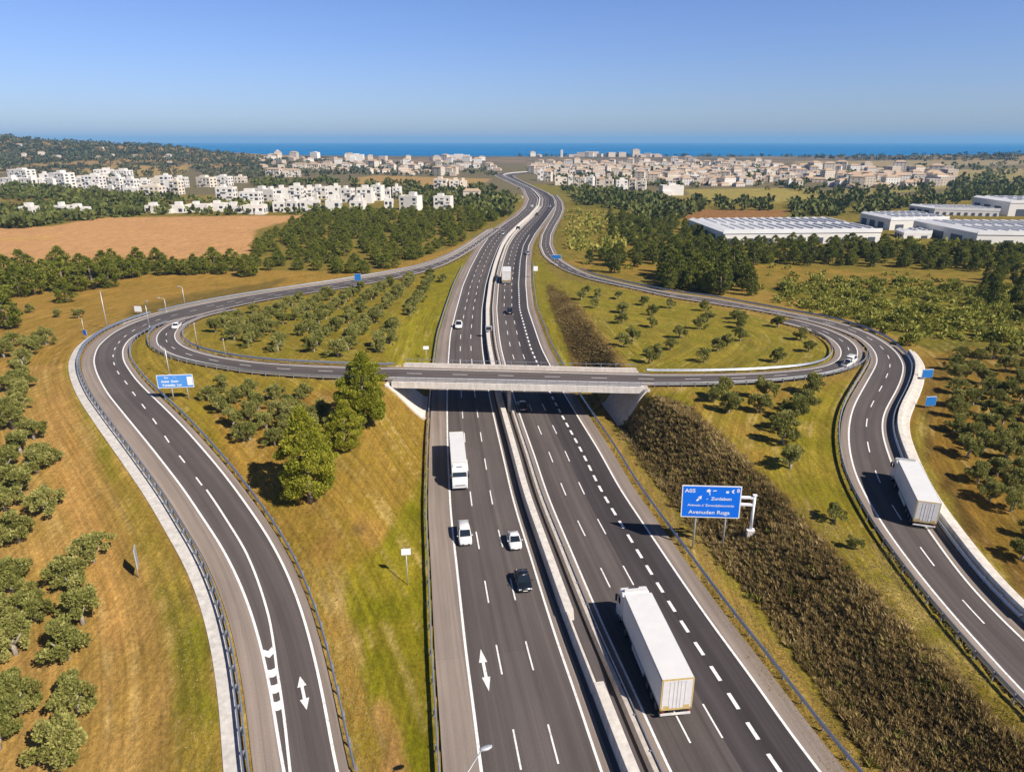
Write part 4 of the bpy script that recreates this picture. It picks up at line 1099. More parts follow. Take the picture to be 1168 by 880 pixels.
# two blue signs right of the right slip road
small_sign('blue_sign', (1056, 435.5), 13, 421, 430.5, M_BLUE2, 'blue sign behind the concrete wall at the top of the right bend', rad(4), (-.3, .3))
small_sign('blue_sign', (1060, 465.5), 12.5, 452, 462.5, M_BLUE2, 'blue sign in the dry grass right of the wall, below the bend', rad(4), (-.3, .3))
# edge-on sign in the left field
b_ = G(160, 658.5); Y = b_[1]
sign('marker_sign', b_, rad(113), 1.5, zat(624, Y) - zat(646, Y), zat(646, Y) - b_[2], [0], M_SBACK, 'thin grey sign board seen almost edge-on in the dry left field', 'road sign', None, .05)

# lamp posts
def lamp(pb, top, label, arm=(1.6, 0), rz=0.0, double=False, m=None, headless=False, r=.09, xtop=None):
    b_ = G(*pb); Y = b_[1]; hh = zat(top, Y) - b_[2]
    root = empty('street_lamp' if not headless else 'pole', b_, rz, label, 'street lamp' if not headless else 'pole', None)
    MB().tube((0, 0, -.3), (0, 0, hh), r * 1.3, r * .75, 10).build('pole', m or M_POLE, root, True)
    if headless: 
        MB().tube((0, 0, hh - .3), (0, 0, hh), r * 1.4, n=8).build('cap', M_POLE, root); return root
    sides = (1, -1) if double else (1,)
    for s_ in sides:
        a_ = arm[0] * s_
        MB().path([(0, 0, hh - .1), (a_ * .25, 0, hh + .25), (a_, 0, hh + .4)], [.06, .055, .045]).build('arm', m or M_POLE, root)
        hd_ = MB(); hd_.loft([[(a_ + s_ * q, yy * w_, hh + .4 + zz) for yy, zz in ((-1, -.06), (-1, .02), (-.5, .1), (.5, .1), (1, .02), (1, -.06))] for q, w_ in ((-.15, .1), (.1, .19), (.55, .17), (.75, .08))])
        hd_.build('lamp_head', M_SBACK, root, True)
    MB().box(-.18, .18, -.18, .18, -.1, .35, bev=.03).build('base', m or M_POLE, root)
    return root
lamp((123, 375.5), 333, 'tall pale lamp post on the outside of the left bend', (.9, 0), rad(-60))
lamp((170.5, 373), 344, 'lamp post in the gore between the left slip road and its loop', (.8, 0), rad(-40))
lamp((190, 356), 341, 'lamp post with a white head on the far edge of the left slip road', (1.4, 0), rad(180))
lamp((193.6, 428.5), 398, 'lamp post behind the pale blue direction sign', (1.0, 0), rad(160))
lamp((211, 347.5), 328, 'slim lamp post in the field beyond the left slip road', (.8, 0), rad(180))
lamp((225.8, 398), 368, 'brown wooden pole on the orchard side of the left loop', m=M_WOOD, headless=True, r=.13)
lamp((257.5, 408), 386, 'short wooden pole beside the left loop next to the olive trees', m=M_WOOD, headless=True, r=.1)
lamp((96.5, 380), 363, 'thin grey pole behind the small blue sign', headless=True, r=.06)
# median masts beyond the flyover
def mast(px_, py_, top, label):
    b_ = F3(px_, py_); Y = b_[1]; hh = zat(top, Y)
    root = empty('camera_mast', (b_[0], b_[1], 1.1), mdir(b_), label, 'mast')
    MB().tube((0, 0, 0), (0, 0, hh - 1.1), .12, .09, 8).build('pole', M_POLE, root)
    MB().box(-.9, .9, -.35, .35, hh - 1.5, hh - .3, bev=.08).build('housing', M_SBACK, root)
    MB().box(-.7, .7, -.37, -.351, hh - 1.35, hh - .45).build('screen', M_TRIM, root)
mast(557.5, 385, 375, 'grey box on a short mast standing on the median wall beyond the flyover')
# lamp that leans into the foot of the picture over the hard shoulder
hp = flat(555, 851, 9.0); bp2 = np.array([xl(hp[1]) - 3.3, hp[1] - .2, 0.0])
root = empty('street_lamp', bp2, 0, 'grey street lamp reaching over the hard shoulder at the near end of the motorway', 'street lamp')
zh = 9.0; dx = hp[0] - bp2[0]
bp2[1] -= 6
root.location = tuple(bp2)
MB().path([(0, 0, -.2), (0, 0, 5.0), (0, .1, 7.4), (.25, 1.2, 8.5), (dx * .7, 4.8, 8.9), (dx - .35, 5.9, 9.0)], [.11, .09, .075, .06, .05, .045]).build('pole', M_POLE, root, True)
hd_ = MB(); hd_.loft([[(dx - .4 + q, 6.0 + yy * w_ + q * .3, 9.0 + zz) for yy, zz in ((-1, -.06), (-1, .02), (-.5, .09), (.5, .09), (1, .02), (1, -.06))] for q, w_ in ((-.1, .08), (.15, .22), (.5, .24), (.8, .10))])
hd_.build('lamp_head', M_SBACK, root, True)
MB().box(-.18, .18, -.18, .18, -.1, .35, bev=.03).build('base', M_POLE, root)
# ------------------------------------------------------------------ trees and plants
def leaf_mat(name, c0, c1, c2, trans=.25):
    m, t, b, N, L = nt(name)
    at = N.new('ShaderNodeAttribute'); at.attribute_name = 'tone'
    cr = N.new('ShaderNodeValToRGB'); e = cr.color_ramp.elements
    e[0].color = (*c0, 1); e[1].color = (*c2, 1); e[1].position = 1.0; k = e.new(.5); k.color = (*c1, 1)
    oi = N.new('ShaderNodeObjectInfo'); ad = N.new('ShaderNodeMath'); ad.operation = 'MULTIPLY_ADD'; ad.inputs[1].default_value = .3; 
    L.new(oi.outputs['Random'], ad.inputs[0]); 
    sb = N.new('ShaderNodeMath'); sb.operation = 'SUBTRACT'; sb.inputs[1].default_value = .15; L.new(at.outputs['Fac'], sb.inputs[0]); L.new(sb.outputs[0], ad.inputs[2])
    L.new(ad.outputs[0], cr.inputs[0]); L.new(cr.outputs[0], b.inputs['Base Color'])
    b.inputs['Roughness'].default_value = .7; b.inputs['Specular IOR Level'].default_value = .2
    if trans:
        tr = N.new('ShaderNodeBsdfTranslucent'); mx = N.new('ShaderNodeMixShader'); mx.inputs[0].default_value = trans
        L.new(cr.outputs[0], tr.inputs['Color']); L.new(b.outputs[0], mx.inputs[1]); L.new(tr.outputs[0], mx.inputs[2])
        L.new(mx.outputs[0], N['Material Output'].inputs['Surface'])
    return m
M_OLIVE = leaf_mat('olive_leaves', (.115, .125, .027), (.235, .235, .056), (.43, .395, .13))
M_PINE = leaf_mat('pine_needles', (.075, .095, .012), (.165, .182, .022), (.30, .29, .045))
M_PINEB = leaf_mat('big_pine_needles', (.11, .13, .012), (.245, .255, .020), (.43, .395, .045))
M_DARKP = leaf_mat('dark_pine_needles', (.066, .085, .014), (.14, .155, .024), (.25, .25, .045))
M_SHRUB = leaf_mat('shrub_leaves', (.16, .175, .026), (.27, .27, .045), (.42, .38, .09))
M_BARK = mat('bark', (.20, .155, .11), .9, 0, .3, 6, .2, 0, .6)
M_BARKP = mat('olive_bark', (.30, .26, .21), .9, 0, .3, 6, .2, 0, .6)

def unit(n, r):
    v = r.normal(size=(n, 3)); return v / np.linalg.norm(v, axis=1)[:, None]
def leaf_quads(P, D, size, aspect, r):
    """quads at P whose long axis is D"""
    n = len(P); A = np.cross(D, unit(n, r)); A /= np.linalg.norm(A, axis=1)[:, None] + 1e-9
    s = np.asarray(size).reshape(-1, 1); a = A * s * aspect * .5; d = D * s * .5
    V = np.stack([P - d - a * .5, P - d * .1 - a, P + d, P + d * .1 + a], 1)     # kite-shaped leaf spray
    V[:, 0] = P - d; 
    F = np.arange(4 * n).reshape(n, 4)
    return V.reshape(-1, 3), F
def crown_mesh(name, clumps, per, leaf, r, up=.35, aspect=.62, mt=None, tone_j=.16):
    """clumps: list of (x, y, z, rx, rz). leaves sit on and in each clump, pointing outwards"""
    Vs, Fs, Ts, n0 = [], [], [], 0
    for (cx, cy, cz, rx, rz_) in clumps:
        n = max(6, int(per * (rx * rx + rx * rz_) / 2))
        u = unit(n, r); rad_ = r.random(n) ** .33
        P = np.c_[cx + u[:, 0] * rx * rad_, cy + u[:, 1] * rx * rad_, cz + u[:, 2] * rz_ * rad_]
        D = u + unit(n, r) * .7; D[:, 2] += up; D /= np.linalg.norm(D, axis=1)[:, None]
        V, F = leaf_quads(P, D, leaf * (.65 + .7 * r.random(n)), aspect, r)
        base = .5 + (r.random() - .5) * .45
        Vs.append(V); Fs.append(F + n0); n0 += len(V); Ts.append(np.clip(base + r.normal(size=n) * tone_j, 0, 1))
    me = mesh_np(name, np.concatenate(Vs), np.concatenate(Fs), tone=np.concatenate(Ts)); me.materials.append(mt)
    return me
def olive_variant(i):
    r = np.random.default_rng(100 + i); cl = []
    lob = r.integers(3, 5); a0 = r.random() * 6.28
    for k in range(lob):
        a = a0 + 6.28 * k / lob + r.normal() * .3; rr = .8 + .3 * r.random()
        X, Y, Z = math.cos(a) * rr, math.sin(a) * rr, 1.75 + r.normal() * .25
        for j in range(6):
            u = unit(1, r)[0]; cl.append((X + u[0] * .95, Y + u[1] * .95, Z + u[2] * .75 + .1, .30 + .34 * r.random(), .30 + .26 * r.random()))
    for j in range(9): cl.append((r.normal() * .5, r.normal() * .5, 2.15 + r.random() * .95, .55, .5))
    cm = crown_mesh('crown', cl, 620, .235, r, mt=M_OLIVE, up=.6)
    tk = MB(); tk.path([(0, 0, -.25), (.05, 0, .5), (r.normal() * .12, r.normal() * .12, 1.0)], [.26, .19, .17])
    for k in range(lob):
        a = a0 + 6.28 * k / lob; tk.path([(0, 0, .9), (math.cos(a) * .4, math.sin(a) * .4, 1.3), (math.cos(a) * .8, math.sin(a) * .8, 1.9)], [.13, .09, .04], 6)
    tm = tk.mesh('trunk', True); tm.materials.append(M_BARKP)
    return cm, tm
def pine_variant(i, mt=None, big=False, shape='round'):
    """height 1 unit = 10 m tree scaled later; built at 8 m tall"""
    r = np.random.default_rng(200 + i + (50 if big else 0)); cl = []
    Hh = 8.0; n = 230 if big else 78
    lean = r.normal(size=2) * .03
    bumps = [(r.random() * 6.28, .35 + .55 * r.random(), .22 + .18 * r.random()) for _ in range(7)]
    for k in range(n):
        t = r.random() ** .85
        if shape == 'round': env = 2.45 * max(0.02, math.sin(math.pi * min(.995, .17 + .83 * t) ** .9)) ** .55 * (1 - .42 * t)
        else: env = 1.9 * (1 - t) ** .62 + .25
        z = .75 + 6.9 * t; a = r.random() * 6.28
        for (ba, bz, bw) in bumps:
            da = abs((a - ba + 3.14) % 6.28 - 3.14); env *= 1 + bw * math.exp(-(da / .7) ** 2 - ((t - bz) / .18) ** 2) - .03
        q = env * (.55 + .45 * r.random() ** .6)
        s_ = (.42 if big else .62) * (1.15 - .45 * t)
        cl.append((math.cos(a) * q + lean[0] * z, math.sin(a) * q + lean[1] * z, z, s_ * (.85 + .3 * r.random()), s_ * (.75 + .2 * r.random())))
    cl.append((lean[0] * 8, lean[1] * 8, 7.7, .5, .5))
    cm = crown_mesh('crown', cl, 900 if big else 130, .19 if big else .42, r, up=1.0, aspect=.45, mt=mt or M_PINE)
    tk = MB(); tk.path([(0, 0, -.3), (.04, .02, 1.2), (lean[0] * 4, lean[1] * 4, 4), (lean[0] * 7, lean[1] * 7, 7)], [.27, .21, .15, .05])
    for k in range(5):
        a = r.random() * 6.28; z = 1.3 + k * .9; tk.path([(0, 0, z), (math.cos(a) * .8, math.sin(a) * .8, z + .4), (math.cos(a) * 1.5, math.sin(a) * 1.5, z + .6)], [.09, .06, .03], 5)
    tm = tk.mesh('trunk', True); tm.materials.append(M_BARK)
    return cm, tm
def shrub_variant(i, mt):
    r = np.random.default_rng(400 + i); cl = []
    for k in range(9):
        a = r.random() * 6.28; q = r.random() * .9; cl.append((math.cos(a) * q, math.sin(a) * q, .5 + r.random() * .9 * (1 - q * .4), .45 + .3 * r.random(), .45))
    cm = crown_mesh('shrub', cl, 120, .38, r, mt=mt, up=.6); return cm
OLV = [olive_variant(i) for i in range(6)]
PIN = [pine_variant(i) for i in range(5)]
PIND = [pine_variant(10 + i, M_DARKP, False, 'round' if i % 2 == 0 else 'cone') for i in range(5)]
PINB = [pine_variant(20 + i, M_PINEB, True) for i in range(3)]
SHR = [shrub_variant(i, M_SHRUB) for i in range(4)]; SHRD = [shrub_variant(10 + i, M_DARKP) for i in range(3)]

tree_rng = random.Random(11)
def tree(name, var, x_, y_, sc_, label, cat, group, parts=True, zs=None):
    z_ = float(h(x_, y_)); cm, tm = var; rz_ = tree_rng.random() * 6.28
    zs = zs or sc_ * tree_rng.uniform(.9, 1.12)
    o = empty(name, (x_, y_, z_), rz_, label, cat, group, (sc_ * tree_rng.uniform(.92, 1.08), sc_ * tree_rng.uniform(.92, 1.08), zs))
    c = bpy.data.objects.new('crown', cm); COL.objects.link(c); c.parent = o
    k = bpy.data.objects.new('trunk', tm); COL.objects.link(k); k.parent = o
    return o
def at_crown(px_, py_, hc):
    """ground point of a plant whose middle, hc above the ground, sits at this pixel"""
    g = G(px_, py_, hc); return g
N_OL = [0]
def olives(pts, wpx, label, group, sort=None, dz=1.9, wmul=1.0, ordinal=True, from_=''):
    """pts crown centres in pixels; wpx(py) crown width in pixels"""
    P = []
    for q in pts:
        g = at_crown(q[0], q[1], dz); d = float(g[1] * CT + (CH - g[2] - dz) * ST)
        w_ = (q[2] if len(q) > 2 else wpx(q[1])) * d / FPX
        P.append((g[0], g[1], w_))
    P.sort(key=sort or (lambda q: q[1]))
    for i, (a, b_, w_) in enumerate(P):
        lb = label.format(n=ordn(i + 1)) if ordinal else label
        tree('olive_tree', OLV[tree_rng.randrange(6)], a, b_, w_ / 3.5 * wmul, lb, 'olive tree', group); N_OL[0] += 1

lin2 = lambda a, b: (lambda y_: np.interp(y_, [a[0], b[0]], [a[1], b[1]]))
# 1 column beside the left slip road
olives([(11,387),(51,384),(38,390),(33,395),(24,407),(20,421),(23,432),(22,445),(20,459),(12,477),(36,488),(20,503),(5,524),(49,517),(38,525),(15,545),(20,551),(3,568),(51,573),(18,602),
        (10,658),(103,625),(77,658),(38,689),(90,694),(13,728),(72,733),(20,792),(85,792),(67,851),(-12,612),(-10,700),(-12,800),(-8,835),(2,398),(6,436),(2,465)],
       lin2((390, 27), (850, 78)), '{n} olive tree from the near end of the grove outside the left slip road', 'olive trees outside the left slip road', wmul=.74)
# 2 between left ramp and motorway
olives([(236,445),(253,435),(268,448),(283,439),(250,457),(283,466),(293,456),(265,474),(277,490),(297,476),(313,445),(345.5,443),(330,456),(318.5,464.6),(302,476),(283,489),(312,495),(326,480),(348,466),(365,466),(358,478),(340,498),(330,470)],
       lin2((435, 21), (495, 27)), '{n} nearest olive tree between the pale blue sign and the big pines', 'olive trees beside the big pines', wmul=.9)
# 3 scattered olives in the right loop field
olives([(679,345),(710,351),(709,362),(735,342),(765,345),(744,353),(744,366),(722,381),(712,387),(776,378),(799,368),(804,348),(808,360),(840,357),(845,367),(845,381),(830,386),(819,392),(804,404),(765,391),(751,399),(741,405),
        (888,366),(914,380),(923,393),(888,404),(669,330),(663,336),(682,334),(706,335),(711,350),(845,362)],
       lin2((335, 12), (405, 18)), '{n} nearest olive tree of those scattered on the right loop meadow', 'olive trees scattered on the right loop meadow', dz=1.7, wmul=.95)
# 4 below the right loop
olives([(824.6,443,24),(832,458,25),(874,444,24),(868,458,24),(927,438,26),(920,455,26),(907,468,27),(912,460,24),(896,479,28),(895,493,29),(903,520,31),(955,579,22),(977.6,610,17),(815,447,18)],
       None, '{n} nearest olive tree of the cluster below the right loop road', 'olive trees below the right loop road')
# 5 orchard right of the right slip road
ol5 = [(1100,402),(1110,416),(1095,424),(1124,427),(1093,438),(1129,438),(1093,452),(1140,452),(1095,464),(1133,464),(1146,472),(1093,480),(1110,489),(1143,497),(1107,508),(1152,511),(1118,536),(1149,413),(1163,430),(1166,447),(1167,466),(1132,556),(1157,568),(1128,477),(1125,500),(1160,488),(1165,530),(1176,505),(1180,545),(1090,412),(1118,404),(1136,400),(1155,400),(1172,415),(1150,440),(1180,470),(1182,600),(1170,622),(1112,450),(1160,545),(1140,528)]
olives(ol5, lin2((400, 25), (570, 36)), '{n} nearest olive tree of the grove right of the concrete ramp wall', 'olive trees right of the ramp wall', wmul=.76)
# 6 orchard rows inside the left loop
A0, A1 = G(425, 402, 1.6)[:2], G(491, 317, 1.6)[:2]
rowd = (A1 - A0) / np.linalg.norm(A1 - A0)
poly = [(222,398),(214,388),(226,372),(250,360),(300,346),(350,336),(400,329),(440,321),(478,312),(497,311),(490,322),(434,402),(420,405),(385,400),(330,403),(270,402)]
cr_ = np.array([-rowd[1], rowd[0]])
for ri in range(0, 15):
    k = 0; got = 0
    for ti in range(0, 40):
        q = A0 + cr_ * (ri * 7.6) * 1.0 + rowd * (ti * 5.6 - 60 + (ri % 2) * 1.5) + rng.normal(size=2) * .55
        zc = float(h(*q)); u_, v_, _ = proj(q[0], q[1], zc + 1.6)
        if not pip(poly, np.array([float(u_)]), np.array([float(v_)]))[0]: continue
        if float(((RB['C'] - q) ** 2).sum(1).min()) < 10.5 ** 2: continue
        if tree_rng.random() < .05 + .02 * ri or N_OL[0] >= 298: continue
        got += 1
        tree('olive_tree', OLV[tree_rng.randrange(6)], q[0], q[1], tree_rng.uniform(.92, 1.2), f'{ordn(got)} olive tree from the flyover in {ordn(ri + 1)} orchard row from the motorway, left loop', 'olive tree', 'orchard rows inside the left loop'); N_OL[0] += 1

# big pines beside the motorway slope
def big_pine(i, pb, top, wpx, label):
    g = G(*pb); Y = g[1]; hh = zat(top, Y) - g[2]; d = float(Y * CT + (CH - g[2] - hh / 2) * ST); w_ = wpx * d / FPX
    cm, tm = PINB[i]
    o = empty('pine_tree', g, [0.4, 2.2, 4.0][i], label, 'pine tree', None, (w_ / 4.4, w_ / 4.4, hh / 8.1))
    for nm, me in (('crown', cm), ('trunk', tm)):
        c = bpy.data.objects.new(nm, me); COL.objects.link(c); c.parent = o
big_pine(0, (354, 572), 466, 70, 'bushy pine closest to the left slip road, lowest of three tall pines')
big_pine(1, (393, 512), 456, 44, 'smaller middle pine between two tall pines on the grass slope')
big_pine(2, (413, 487), 400, 62, 'tallest rounded pine standing against the left end of the flyover')
# pines along the ploughed field
PL = [(8,322,34),(20,328,34),(38,326,32),(28,306,30),(67,304,28),(70,322,34),(73,334,23),(92,307,26),(105,320,30),(118,308,26),(123,318,28),(139,309,24),(128,298,20),(159,305,26),(180,300,24),(188,305,22),(199,304,18),(222,304,20),(243,300,24),(252,304,18),(267,300,24),(283,306,28),(5,362,40),(-8,340,40),(-14,318,34),(50,318,30),(86,322,26),(150,308,22),(212,305,18),(232,303,18)]
def pines(pts, var, name, label, cat, group, hc=3.0, ordinal=True, key=lambda q: q[0], wm=1.0):
    P = []
    for (a, b_, w_) in pts:
        g = at_crown(a, b_, hc); d = float(g[1] * CT + (CH - g[2] - hc) * ST); P.append((g[0], g[1], w_ * d / FPX))
    P.sort(key=key)
    for i, (a, b_, w_) in enumerate(P):
        tree(name, var[tree_rng.randrange(len(var))], a, b_, w_ / 4.6 * wm, label.format(n=ordn(i + 1)) if ordinal else label, cat, group, zs=w_ / 4.6 * wm * tree_rng.uniform(.52, .72))
pines(PL, PIN, 'pine_tree', '{n} pine from the left in the line below the ploughed field', 'pine tree', 'pines along the ploughed field')
def fill(poly, sp, jit, hc=0.0, ylo=200, yhi=900, seed=1):
    r = np.random.default_rng(seed); C = [G(*p)[:2] for p in poly]; C = np.array(C)
    out = []
    for yy in np.arange(C[:, 1].min() - 5, C[:, 1].max() + 20, sp):
        for xx in np.arange(C[:, 0].min() - 20, C[:, 0].max() + 20, sp):
            q = np.array([xx + (sp / 2 if int(yy / sp) % 2 else 0), yy]) + r.normal(size=2) * jit * sp
            u_, v_, _ = proj(q[0], q[1], float(h(*q)))
            out.append((q[0], q[1], float(u_), float(v_)))
    a = np.array(out); k = pip(poly, a[:, 2], a[:, 3]); return a[k]
# plantation
a = fill([(284,312),(284,296),(300,276),(350,252),(368,246),(440,244),(540,244),(576,244),(570,252),(548,264),(500,290),(462,308),(430,312),(380,314),(330,312)], 8.6, .22, seed=5)
a = a[np.argsort(a[:, 1])][:]
if len(a) > 265: a = a[np.sort(np.random.default_rng(3).choice(len(a), 265, False))]
print('plantation', len(a))
for q in a:
    s_ = np.clip(.70 + .0009 * (q[1] - 250), .7, 1.15) * tree_rng.uniform(.85, 1.2)
    tree('pine_tree', PIN[tree_rng.randrange(5)], q[0], q[1], s_ * 1.62, 'green pine in the dense plantation between the white town blocks and the left slip road', 'pine tree', 'pine plantation by the left slip road', zs=s_ * tree_rng.uniform(.75, .98))
# dark woods on the right
a = np.concatenate([fill([(746,330),(742,316),(770,306),(800,300),(842,300),(850,318),(862,330),(858,340),(800,336)], 6.5, .25, seed=7),
                    fill([(655,297),(700,290),(750,290),(800,292),(850,288),(1000,290),(1168,290),(1190,306),(1168,312),(1000,306),(880,302),(800,304),(740,302),(680,304)], 7.6, .3, seed=8),
                    
                    ])
rr_ = np.random.default_rng(4)
if len(a) > 300: a = a[np.sort(rr_.choice(len(a), 300, False))]
print('dark wood', len(a))
for q in a:
    near_ = pip([(740,340),(740,300),(870,300),(870,345)], q[2:3], q[3:4])[0]
    s_ = (1.1 if near_ else .95 + .0004 * (q[1] - 300)) * tree_rng.uniform(.8, 1.25)
    tree('evergreen_tree', (PIND + PIN[:2])[tree_rng.randrange(7)], q[0], q[1], s_ * 1.3, ('dark evergreen in the thick clump above the right slip road' if near_ else 'dark evergreen in the tree belt in front of the white warehouses'), 'tree', 'clump above the right slip road' if near_ else 'tree belt before the warehouses', zs=s_ * (1.05 if near_ else .82))
for lab, (a_, b_, w_) in (('lone round bush on the tan meadow between the slip road and the dark belt', (701, 307, 20)), ('pair-mate round tree left of the dark clump on the tan meadow', (727, 300, 17))):
    g = at_crown(a_, b_, 1.6); d = float(g[1] * CT + (CH - g[2]) * ST)
    tree('round_tree', PIND[0], g[0], g[1], w_ * d / FPX / 5.2, lab, 'tree', None)
a = np.concatenate([fill([(842,268),(1000,280),(1168,288),(1200,300),(1000,293),(842,288)], 10, .3, seed=9), fill([(690,250),(740,248),(790,262),(850,285),(800,300),(740,296),(700,275)], 9.5, .3, seed=10)])
a = a[np.sort(rr_.choice(len(a), min(len(a), 210), False))]
for q in a:
    s_ = tree_rng.uniform(.75, 1.2)
    tree('loose_wood_tree', (PIN + PIND[:3])[tree_rng.randrange(8)], q[0], q[1], s_ * 1.3, 'mid-green bushy tree in the loose wood between the dark belt and the warehouses', 'tree', 'loose wood before the warehouses', zs=s_ * .75)  # crowns and trunks are the pine and dark pine variants
# shrubs: countable ones
def shrubs(pts, var, label, group, name='shrub'):
    for (a_, b_, s_) in pts:
        o = link(name, var[tree_rng.randrange(len(var))], None, None, (a_, b_, float(h(a_, b_)) - .1), tree_rng.random() * 6.28)
        o.scale = (s_, s_, s_ * tree_rng.uniform(.8, 1.15)); tag(o, label, 'shrub', group)
a = fill([(880,345),(900,320),(1040,318),(1168,330),(1185,420),(1150,392),(1080,392),(1046,404),(1000,378),(940,360)], 5.2, .35, seed=12)
big_r = np.random.default_rng(6); a = a[np.sort(big_r.choice(len(a), min(len(a), 115), False))]
print('scrub', len(a))
shrubs([(q[0], q[1], tree_rng.uniform(.9, 2.3)) for q in a], SHR + SHR + SHRD[:1], 'yellow-green shrub in the scrubland beyond the right bend', 'scrubland beyond the right bend')
a = fill([(1120,318),(1168,312),(1200,320),(1200,372),(1150,362),(1118,345)], 8.5, .3, seed=13)
print('dark', len(a))
for q in a[:60]:
    tree('evergreen_tree', PIND[tree_rng.randrange(5)], q[0], q[1], tree_rng.uniform(.7, 1.15), 'dark green tree in the thicket above the right-hand scrubland', 'tree', 'thicket above the scrubland')
for i, (a_, b_, w_) in enumerate([(33,352,11),(89,358,12),(64,357,10),(15,352,9),(505,318,10)]):
    g = at_crown(a_, b_, 1.2); d = float(g[1] * CT + (CH - g[2]) * ST)
    tree('bushy_tree', OLV[i % 6], g[0], g[1], w_ * d / FPX / 3.6, f'{ordn(i + 1)} lone young tree from the left on the dry meadow above the left bend', 'tree', 'young trees on the dry meadow', zs=w_ * d / FPX / 3.6)

# brown scrub on the cutting slope: a mass nobody could count
M_BRUSH = leaf_mat('dry_brush', (.13, .092, .034), (.36, .26, .10), (.64, .50, .23), .3)
def brush(poly, n, hmin, hmax, seed, mt, blades=7, asp=.24, t0=.15, t1=.45, hj=.22):
    r = np.random.default_rng(seed); C = np.array([G(*p)[:2] for p in poly])
    X = r.uniform(C[:, 0].min() - 4, C[:, 0].max() + 4, n * 4); Yv = r.uniform(C[:, 1].min() - 4, C[:, 1].max() + 4, n * 4)
    Z = h(X, Yv); u_, v_, _ = proj(X, Yv, Z); k = pip(poly, u_ + r.normal(size=len(X)) * 3, v_ + r.normal(size=len(X)) * 3)
    X, Yv, Z = X[k][:n], Yv[k][:n], Z[k][:n]
    m_ = len(X); hs = r.uniform(hmin, hmax, m_) * (.6 + .8 * fbm(X * .3, Yv * .3, 3)); base = fbm(X * .18 + 5, Yv * .18, 4) * .9 + r.normal(size=m_) * .13 - .0
    P = np.repeat(np.c_[X, Yv, Z], blades, 0); hh = np.repeat(hs, blades); ang = r.random(len(P)) * 6.28; tilt = t0 + t1 * r.random(len(P))
    D = np.c_[np.cos(ang) * tilt, np.sin(ang) * tilt, np.ones(len(P))]; D /= np.linalg.norm(D, axis=1)[:, None]
    L_ = hh * (.7 + .6 * r.random(len(P)))
    Pc = P + np.c_[np.cos(ang), np.sin(ang), np.zeros(len(P))] * (hj * hh)[:, None] + D * (L_ * .42)[:, None]
    V, F = leaf_quads(Pc, D, L_, width / np.maximum(L_, .2) * 1.0 if False else asp, r)
    T_ = np.repeat(base, blades) + r.normal(size=len(P)) * .1
    return V, F, np.clip(T_, 0, 1)
V, F, T_ = brush([(706,487),(724,478),(752,456),(791,472),(866,544),(956,637),(1035,720),(1122,806),(1300,990),(1075,990),(1006,884),(876,704),(750,550)], 8200, .36, .74, 1, M_BRUSH, 28, .12, .12, .85, .22); T_ = np.clip(T_ + .13, 0, 1)
br = link('brushwood', mesh_np('brushwood', V, F, tone=T_), M_BRUSH); stuff(br); br['label'] = 'dry brown brushwood covering the cutting slope'
V, F, T_ = brush([(623,324),(648,338),(664,354),(714,419),(658,419),(642,380),(630,350)], 2600, .2, .42, 2, M_BRUSH, 16, .16, .12, .85, .25); T_ = np.clip(T_ - .16, 0, 1)
br = link('brushwood', mesh_np('brushwood', V, F, tone=T_), M_BRUSH); stuff(br); br['label'] = 'dry brushwood on the slope beyond the flyover'
# green weeds dotted through it and rough grass on the verges
V, F, T_ = brush([(706,487),(724,478),(752,456),(791,472),(866,544),(956,637),(1035,720),(1122,806),(1300,990),(1075,990),(1006,884),(876,704),(750,550)], 150, .4, .8, 9, M_SHRUB, 30, .16, .15, .8, .25); T_ = np.clip(T_ - .2, 0, 1)
stuff(link('weeds', mesh_np('weeds', V, F, tone=T_), M_SHRUB))
M_STRAW = leaf_mat('dry_grass_blades', (.30, .235, .085), (.46, .36, .14), (.62, .50, .24), .3)
def verge(poly, n, seed, mt, hm=.28):
    V, F, T_ = brush(poly, n * 2, hm * .35, hm * .6, seed, mt, 4, .3, .3, 1.2); return V, F, T_
acc = []
for i, (pl_, n_) in enumerate((([(690,482),(704,486),(750,548),(876,702),(1006,884),(1060,980),(1000,960),(860,760),(760,600)], 5200),
                               ([(345,640),(380,650),(400,740),(430,830),(452,980),(404,980),(392,800),(370,700)], 1800), ([(1040,640),(1075,700),(1168,800),(1168,900),(1060,735),(960,630),(900,570)], 3000),
                               ([(252,980),(240,820),(215,700),(160,600),(150,600),(190,700),(215,820),(220,980)], 2200))):
    acc.append(verge(pl_, n_, 30 + i, None))
n0 = 0; Vs, Fs, Ts = [], [], []
for V, F, T_ in acc: Vs.append(V); Fs.append(F + n0); Ts.append(T_); n0 += len(V)
stuff(link('dry_grass', mesh_np('dry_grass', np.concatenate(Vs), np.concatenate(Fs), tone=np.concatenate(Ts)), M_STRAW))
